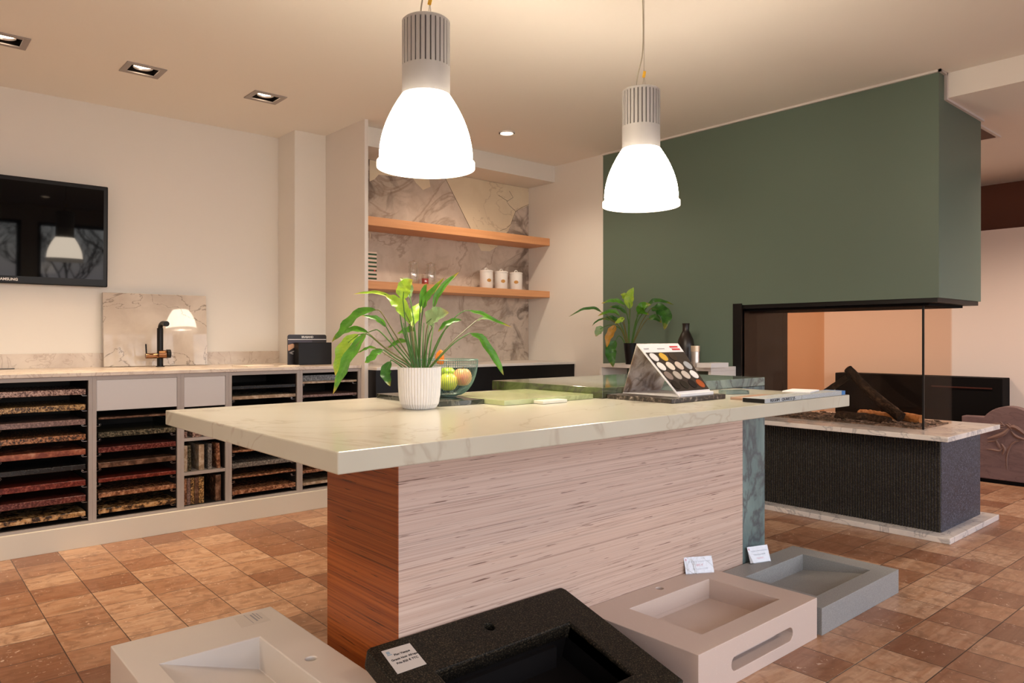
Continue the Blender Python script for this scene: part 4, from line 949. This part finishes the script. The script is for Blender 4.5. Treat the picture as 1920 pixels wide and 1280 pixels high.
YW = 3.25; con = thing('console', 'white console table with an open front against the green wall', 'console table', (4.2, 3.2, 0))
XA = 4.12
ya = atx(1124, 690, XA).y; yb = max(2.742, atx(1335, 690, XA).y); print('CON', ya, yb); zt_ = atx(1200, 684, XA).z; ZK = round(zt_, 3)
mk('top', BX(XA, 4.415, yb, ya, ZK-.026, ZK), 'white', con, .002)
mk('side_panel', BX(XA, 4.415, ya-.022, ya, 0, ZK-.026), 'white', con, .002); mk('side_panel', BX(XA, 4.415, yb, yb+.022, 0, ZK-.026), 'white', con, .002)
D2 = None
p2 = atz(1183, 684, ZK); p2 = Vector((4.18, atx(1183, 650, 4.18).y, ZK)); D2 = p2.dot(FWD)
pp = thing('potted_plant', 'smaller arching plant in a black pot on the console by the green wall', 'potted plant', p2)
mk('pot', lathe(NB(), [(.001, 0), (.038, 0), (.055, .155), (.050, .155), (.048, .14)], p2, 32, closed=False), 'black', pp, smooth=True)
mk('soil', lathe(NB(), [(.001, .138), (.048, .138)], p2, 24, closed=False), 'soil', pp)
def C2(*q): return [(1040+x/4.924, 520+y/4.924) for x, y in q]
L2 = [(C2((690, 600), (690, 430), (696, 320)), C2((696, 290), (685, 220), (700, 150), (728, 92)), 85, 'l2', .02),
 (C2((685, 600), (690, 430), (690, 280)), C2((690, 260), (670, 210), (640, 170), (610, 155)), 70, 'l2', .05),
 (C2((680, 600), (680, 420), (655, 290)), C2((650, 255), (590, 220), (520, 215), (430, 240)), 42, 'l1', .05),
 (C2((660, 610), (600, 460), (470, 340)), C2((430, 318), (370, 285), (260, 295), (130, 364)), 30, 'l3', .0),
 (C2((680, 600), (690, 450), (670, 360)), C2((660, 335), (610, 285), (560, 272), (505, 270)), 46, 'l3', .08),
 (C2((670, 600), (640, 450), (610, 370)), C2((605, 355), (550, 315), (480, 320), (398, 356)), 40, 'l1', -.05),
 (C2((665, 600), (630, 480), (600, 420)), C2((592, 405), (550, 385), (500, 378), (440, 388)), 58, 'l3', .03),
 (C2((665, 600), (620, 480), (560, 420)), C2((470, 372), (430, 385), (380, 410), (345, 448)), 18, 'l3', -.04),
 (C2((660, 610), (610, 480), (520, 440)), C2((448, 458), (415, 480), (395, 510), (378, 545)), 70, 'l4', -.04),
 (C2((660, 610), (620, 490), (585, 440)), C2((560, 440), (530, 490), (495, 560), (482, 645)), 72, 'l5', -.05),
 (C2((655, 620), (620, 560), (590, 540)), C2((562, 580), (515, 660), (520, 740), (540, 828)), 105, 'l3', -.08),
 (C2((680, 600), (650, 460), (640, 400)), C2((640, 368), (615, 390), (590, 405), (555, 425)), 50, 'l2', -.05),
 (C2((720, 600), (760, 420), (840, 290)), C2((860, 250), (920, 215), (1000, 222), (1102, 252)), 44, 'l3', -.02),
 (C2((725, 600), (800, 420), (870, 310)), C2((890, 285), (970, 300), (1030, 370), (1012, 482)), 120, 'l3', -.08),
 (C2((710, 600), (740, 430), (770, 350)), C2((775, 335), (800, 290), (830, 265), (888, 252)), 95, 'l1', .03),
 (C2((730, 600), (800, 460), (860, 380)), C2((870, 390), (910, 370), (950, 380), (985, 420)), 60, 'l3', .06),
 (C2((720, 600), (745, 450), (760, 380)), C2((760, 340), (800, 320), (840, 335), (870, 342)), 40, 'l1', .06)]
for i, (s, b, w, m, dz) in enumerate(L2):
    dz2 = min(dz, .05) if b[-1][0] < 1190 else -.16+dz*.3
    leaf(pp, p2+Vector((0, 0, .13))+RGT*((s[0][0]-1181)/FPX*D2*.4), s, b, w/4.924, m, D2, dz2, 'stem2' if i % 2 else 'stem', seed=40+i, rs=.0028)
vz = Vector((4.22, atx(1286, 660, 4.22).y, ZK)); dv = vz.dot(FWD)/FPX
def vh(py): return 1.10+vz.dot(FWD)*(HOR-py)/FPX-ZK
vtop = vh(606)
mk('vase', lathe(NB(), [(14.5*dv, 0), (15.6*dv, vtop*.18), (16*dv, vtop*.46), (14*dv, vtop*.62), (9*dv, vtop*.76), (6.2*dv, vtop*.82), (6.2*dv, vtop*.95), (7.2*dv, vtop), (5.5*dv, vtop)], vz, 40, closed=False), flat('dark_brown_ceramic', (.012, .006, .004), .35), smooth=True, label='dark narrow necked vase on the console behind the sample booklet', cat='vase')
cz = Vector((4.13, atx(1304, 660, 4.13).y, ZK)); dc = cz.dot(FWD)/FPX; ch = 1.10+cz.dot(FWD)*(HOR-648)/FPX-ZK
cn = thing('steel_canister', 'shiny metal canister on the console right of the dark vase', 'canister', cz)
mk('body', lathe(NB(), [(8*dc, 0), (8*dc, ch*.72)], cz, 28), 'steel', cn, smooth=True); mk('lid', lathe(NB(), [(8.3*dc, ch*.73), (8.3*dc, ch)], cz, 28), flat('pale_lid', (.62, .5, .38), .3, .5), cn, smooth=True)
yb2 = atx(1334, 690, 4.05).y; yb1 = atx(1306, 690, 4.05).y
mk('white_box', BX(4.05, 4.25, yb2+.003, yb1, ZK+.0005, ZK+.03), 'card', label='flat white box at the right end of the console', cat='box')

# ================================================================== FRUIT BOWL
q = atz(846, 744, ZT+.017); q = Vector((q.x+.01, q.y+.035, ZT+.017)); DBm = q.dot(FWD)
RB = 57*DBm/FPX; HB = DBm*(HOR-676)/FPX+1.10-q.z
bw = thing('wire_bowl', 'green wire fruit bowl standing on the dark stone sample', 'bowl', q)
def bprof(t): return (RB*(.30+.70*math.sin(t*math.pi/2)**.85), HB*(1-math.cos(t*math.pi/2))**.9)
b = NB(); NW = 84
for k in range(NW):
    a = 2*math.pi*k/NW; tube(b, [(q.x+math.cos(a)*bprof(t/9)[0], q.y+math.sin(a)*bprof(t/9)[0], q.z+.004+bprof(t/9)[1]) for t in range(10)], .0007, 4, cap=False)
mk('wires', b, 'teal', bw)
b = NB()
for rr, zz, th in ((bprof(1)[0], HB+.004, .0016), (bprof(.9)[0], bprof(.9)[1]+.004, .0007), (bprof(0)[0], .004, .0022)):
    tube(b, [(q.x+math.cos(2*math.pi*k/60)*rr, q.y+math.sin(2*math.pi*k/60)*rr, q.z+zz) for k in range(60)], th, 5, close=True)
mk('rim', b, 'teal', bw); mk('base_disc', lathe(NB(), [(.001, .001), (RB*.31, .001), (RB*.31, .006), (.001, .006)], q, 32, closed=False), 'teal', bw)
def fruit(dx, dd, dz, r, c1, c2, lab, sq=1.0, stemc=True):
    c = q+RGT*dx+FWD*dd+Vector((0, 0, dz)); m, t, p = nt('fruit_skin')
    cc = mixc(t, ramp(t, noise(t, pos(t), 26, 4), [(.4, 0), (.62, 1)]), c1, c2); lnk(t, cc, p.inputs['Base Color']); p.inputs['Roughness'].default_value = .35
    pr_ = []
    for k in range(15):
        a = math.pi*k/14; rr = r*math.sin(a)**.92 if 0 < a < math.pi else 0; zz = r*sq*(1-math.cos(a))*(1.0)-(.18*r*math.exp(-((a-math.pi)/.35)**2))+(.10*r*math.exp(-(a/.35)**2)); pr_.append((max(rr, .0005), zz))
    o = mk('apple' if stemc else 'pear', lathe(NB(), pr_, c, 28), m, smooth=True, label=lab, cat='fruit', group='fruit in the wire bowl')
    if stemc:
        s = NB(); tube(s, [c+Vector((0, 0, 1.78*r*sq)), c+Vector((.004, 0, 2.1*r*sq))], .0015, 6); mk('stalk', s, 'stem2', o)
fruit(.006, -.040, .020, .032, (.55, .62, .06), (.68, .60, .10), 'yellow green apple in front in the wire bowl')
fruit(.052, -.004, .034, .033, (.72, .26, .15), (.66, .40, .16), 'pinkish red apple at the right of the wire bowl')
fruit(-.004, .045, .042, .030, (.33, .55, .04), (.42, .60, .08), 'lime green apple at the back of the wire bowl')
fruit(-.052, -.008, .030, .032, (.72, .35, .24), (.70, .45, .3), 'pinkish apple half hidden behind the white pot')
c = atd(825, 668, DBm+.0); orr = NB()
P = [(-7, 13), (-9, 2), (-6, -7), (1, -14), (6, -9), (8, 2), (8, 14), (2, 15)]
sc = DBm/FPX
prism(orr, [(x*sc, -y*sc) for x, y in P], 'y', -.009, .009); orr.transform(Matrix.Translation(c) @ Matrix.Rotation(TH-math.pi/2, 4, 'Z'))
mk('orange_ornament', orr, flat('orange_glaze', (.62, .18, .01), .4), bevel=.006, seg=4, label='small bright orange ornament poking above the bowl rim behind the stems', cat='ornament')

# ================================================================== BASINS
def rounded_slot(x0, x1, z0, z1, y0, y1):
    r = (z1-z0)/2; cz_ = (z0+z1)/2; P = []
    for k in range(9): a = -math.pi/2+math.pi*k/8; P.append((x1-r+r*math.cos(a), cz_+r*math.sin(a)))
    for k in range(9): a = math.pi/2+math.pi*k/8; P.append((x0+r+r*math.cos(a), cz_+r*math.sin(a)))
    return prism(NB(), P, 'y', y0, y1)
def sign(x, y, z, w, h, yaw, lean, lab, lines):
    s = thing('price_sign', lab, 'sign', (x, y, z), 'price signs on the basins')
    T = Matrix.Translation((x, y, z+.0008)) @ Matrix.Rotation(yaw, 4, 'Z')
    TF = T @ Matrix.Rotation(-lean, 4, 'X')
    mk('card', BX(-w/2+.001, w/2-.001, 0, .0008, .003, h), 'card', s, T=TF)
    mk('acrylic_front', BX(-w/2, w/2, -.0022, -.0008, .0, h+.001), 'acryl', s, T=TF)
    mk('acrylic_foot', BX(-w/2, w/2, 0, .035, 0, .0015), 'acryl', s, T=T)
    for i, (tx, m, sz) in enumerate(lines):
        text('lettering', tx, sz, m, TF @ Matrix.Translation((.004, -.0004, h*(.72-.22*i))) @ Matrix.Rotation(math.pi/2, 4, 'X'), s, ext=.00015)
    mk('logo', BX(-w/2+.006, -w/2+.012, -.0005, 0, h-.014, h-.006), 'redink', s, T=TF)
def basin_body(name_parent, mat, x0, x1, y0, y1, zt, prof=None, bev=.003):
    poly = prof or [(y0, 0), (y1, 0), (y1, zt), (y0, zt)]
    return mk('body', prism(NB(), poly, 'x', x0, x1), mat, name_parent)
# taupe wedge basin
t1 = thing('stone_basin', 'taupe stone wash basin with a slot in its front face', 'wash basin', (2.25, 1.54, 0), 'stone basins on the floor')
zt = .147
o = basin_body(t1, 'taupe', 1.876, 2.621, 1.292, 1.781, zt, [(1.292, 0), (1.781, .105), (1.781, zt), (1.292, zt)])
inn = NB(); box(inn, 2.017, 2.505, 1.376, 1.676, .070, zt+.05)
cut(o, [inn, rounded_slot(2.055, 2.444, .040, .088, 1.28, 1.352)] + [lathe(NB(), [(.015, .05), (.015, .2)], (2.268, 1.737, 0), 24)])
bb_ = o.modifiers.new('bevel', 'BEVEL'); bb_.width = .002; bb_.segments = 2; bb_.limit_method = 'ANGLE'; bb_.angle_limit = math.radians(40)
bwl = NB(); box(bwl, 2.005, 2.517, 1.366, 1.688, .058, .0695); box(bwl, 2.005, 2.0165, 1.366, 1.688, .0695, .14); box(bwl, 2.5055, 2.517, 1.366, 1.688, .0695, .14); box(bwl, 2.0165, 2.5055, 1.3665, 1.3755, .0695, .14); box(bwl, 2.0165, 2.5055, 1.6765, 1.688, .0695, .14)
mk('bowl', bwl, 'taupe', t1)
mk('slot_lining', BX(2.02, 2.48, 1.352, 1.356, .03, .057), flat('pale_slot_lining', (.38, .38, .37), .5), t1)
mk('drain_box', BX(2.15, 2.40, 1.45, 1.68, 0, .058), 'taupe', t1)
q = atz(1314, 1076, zt)
sign(2.53, 1.735, zt, .125, .066, -.5, .35, 'white price sign in acrylic holder on the taupe basin', [('Vasque en Pierre & Marbre', 'greyink', .0088), ('895 €', 'redink', .012), ('Dimensions 75x50', 'greyink', .009)])
# grey basin
t2 = thing('stone_basin', 'grey stone wash basin, furthest right on the floor', 'wash basin', (3.0, 1.53, 0), 'stone basins on the floor')
zt2 = .101
o = basin_body(t2, 'greys', 2.650, 3.350, 1.288, 1.772, zt2)
inn = prism(NB(), [(1.365, .16), (1.365, .082), (1.671, .028), (1.671, .16)], 'x', 2.765, 3.25)
cut(o, [inn])
bb_ = o.modifiers.new('bevel', 'BEVEL'); bb_.width = .0015; bb_.segments = 2; bb_.limit_method = 'ANGLE'; bb_.angle_limit = math.radians(40)
mk('waste', lathe(NB(), [(.001, 0), (.020, 0), (.020, .004), (.001, .004)], (2.86, 1.60, .041), 24, closed=False), 'steel', t2)
sign(2.985, 1.730, zt2, .115, .072, -.32, .35, 'white price sign in acrylic holder on the grey basin', [('Vasque en Pierre & Basalte', 'ink', .0080), ('Dimensions 70x48', 'ink', .0085), ('Prix 820 €', 'redink', .0085)])
# black basin, tilted
t3 = thing('granite_basin', 'black speckled granite wash basin leaning against the island', 'wash basin', (1.4, 1.5, 0))
tl = math.radians(16.3)
TB = Matrix.Translation((1.400, 1.776, .252)) @ Matrix.Rotation(tl, 4, 'X')     # local: +y towards the back, z up out of the slab; back top edge at origin
W2 = .383
rc = .018; P = [(-W2, -.52), (W2, -.52), (W2, -rc), (W2-.005, -.005), (W2-rc, 0), (-W2+rc, 0), (-W2+.005, -.005), (-W2, -rc)]
o = mk('top', prism(NB(), P, 'z', -.055, 0), 'blackg', t3, T=TB)
h1 = BX(-.255, .255, -.43, -.165, -.2, .1); h1.transform(TB); h2 = lathe(NB(), [(.016, -.1), (.016, .1)], (.005, -.07, 0), 24); h2.transform(TB)
cut(o, [h1, h2])
bb_ = o.modifiers.new('bevel', 'BEVEL'); bb_.width = .006; bb_.segments = 3; bb_.limit_method = 'ANGLE'; bb_.angle_limit = math.radians(40)
bw_ = NB(); box(bw_, -.26, .26, -.435, -.43, -.12, -.012); box(bw_, -.26, .26, -.165, -.16, -.12, -.012); box(bw_, -.26, -.255, -.43, -.165, -.12, -.012); box(bw_, .255, .26, -.43, -.165, -.12, -.012); box(bw_, -.26, .26, -.435, -.16, -.128, -.12)
mk('bowl', bw_, 'black', t3, T=TB)
mk('waste', lathe(NB(), [(.001, -.12), (.022, -.12), (.022, -.112), (.001, -.112)], (0, -.25, 0), 24, closed=False), 'steel', t3, T=TB)
sp_ = NB(); prism(sp_, [(1.62, 0), (1.70, 0), (1.70, .165), (1.62, .145)], 'x', 1.2, 1.6); mk('support_foot', sp_, 'blackmatt', t3)
sp_ = NB(); prism(sp_, [(1.28, 0), (1.34, 0), (1.34, .055), (1.28, .04)], 'x', 1.1, 1.7); mk('support_foot', sp_, 'blackmatt', t3)
# its paper label: corners from the photograph laid on the slab plane
n3 = (TB.to_3x3() @ Vector((0, 0, 1))); o3 = TB.translation
def onslab(px, py, lift=.0006):
    d = ray(px, py); k = (o3-C0).dot(n3)/d.dot(n3); return C0+d*k+n3*lift
Pq = [onslab(*v_) for v_ in ((745.5, 1263.5), (800, 1244.5), (768, 1205.5), (714.5, 1221))]
lb = sheetp(*Pq, .0005, flat('label_paper', (.55, .50, .46), .6), 'paper_label', None, label='cream paper label on the black granite basin', cat='label')
ex = (Pq[1]-Pq[0]).normalized(); ey = (Pq[3]-Pq[0]).normalized(); LW = (Pq[1]-Pq[0]).length; LH = (Pq[3]-Pq[0]).length
for tx, v_, sz in (('Plan Vasque', .70, .085), ('Granit Noir Afrique', .52, .085), ('Prix 820 € TTC', .36, .085)):
    text('lettering', tx, LH*sz*1.25, 'ink', plane_T(Pq[0]+ex*LW*.55+ey*LH*v_+n3*.0004, ex, ey), lb, ext=.0002, bold=.0002)
mk('logo', BX(0, LW*.11, 0, LH*.10, 0, .0004), 'blueink', lb, T=plane_T(Pq[0]+ex*LW*.10+ey*LH*.80+n3*.0002, ex, ey))
mk('logo', BX(0, LW*.16, 0, LH*.03, 0, .0004), 'blueink', lb, T=plane_T(Pq[0]+ex*LW*.08+ey*LH*.74+n3*.0002, ex, ey))
# white basin
t4 = thing('stone_basin', 'white solid surface wash basin, nearest left on the floor', 'wash basin', (.81, 2.0, 0), 'stone basins on the floor')
zt4 = .15
o = basin_body(t4, 'whites', .558, 1.071, 1.66, 2.525, zt4)
q0, q1, q2 = atz(295, 1245, zt4), atz(487, 1193, zt4), atz(600, 1280, zt4)
inn = prism(NB(), [(q0.x, zt4+.001), (q1.x, zt4-.105), (q1.x, zt4+.05), (q0.x, zt4+.05)], 'y', 1.74, (q0.y+q1.y)/2)
qh = atz(583, 1234, zt4)
cut(o, [inn, lathe(NB(), [(.016, .08), (.016, .2)], (qh.x, qh.y, 0), 24)])
bb_ = o.modifiers.new('bevel', 'BEVEL'); bb_.width = .004; bb_.segments = 3; bb_.limit_method = 'ANGLE'; bb_.angle_limit = math.radians(40)
qs = [atz(*v_, zt4+.0006) for v_ in ((453, 1176), (508, 1162), (489, 1147), (437, 1156))]
la = sheetp(*qs, .0005, flat('clear_sticker', (.60, .54, .48), .3), 'sticker', None, label='worn clear sticker on the white basin rim', cat='sticker')
e1 = (qs[1]-qs[0]).normalized(); e2 = (qs[3]-qs[0]).normalized(); LW = (qs[1]-qs[0]).length; LH = (qs[3]-qs[0]).length
for (a, b, c, d) in ((.44, .46, .1, .9), (.60, .66, .2, .8), (.72, .76, .3, .9), (.82, .85, .3, .8)):
    mk('print', BX(LW*a, LW*b, LH*c, LH*d, 0, .0003), 'greyink', la, T=plane_T(qs[0], e1, e2))
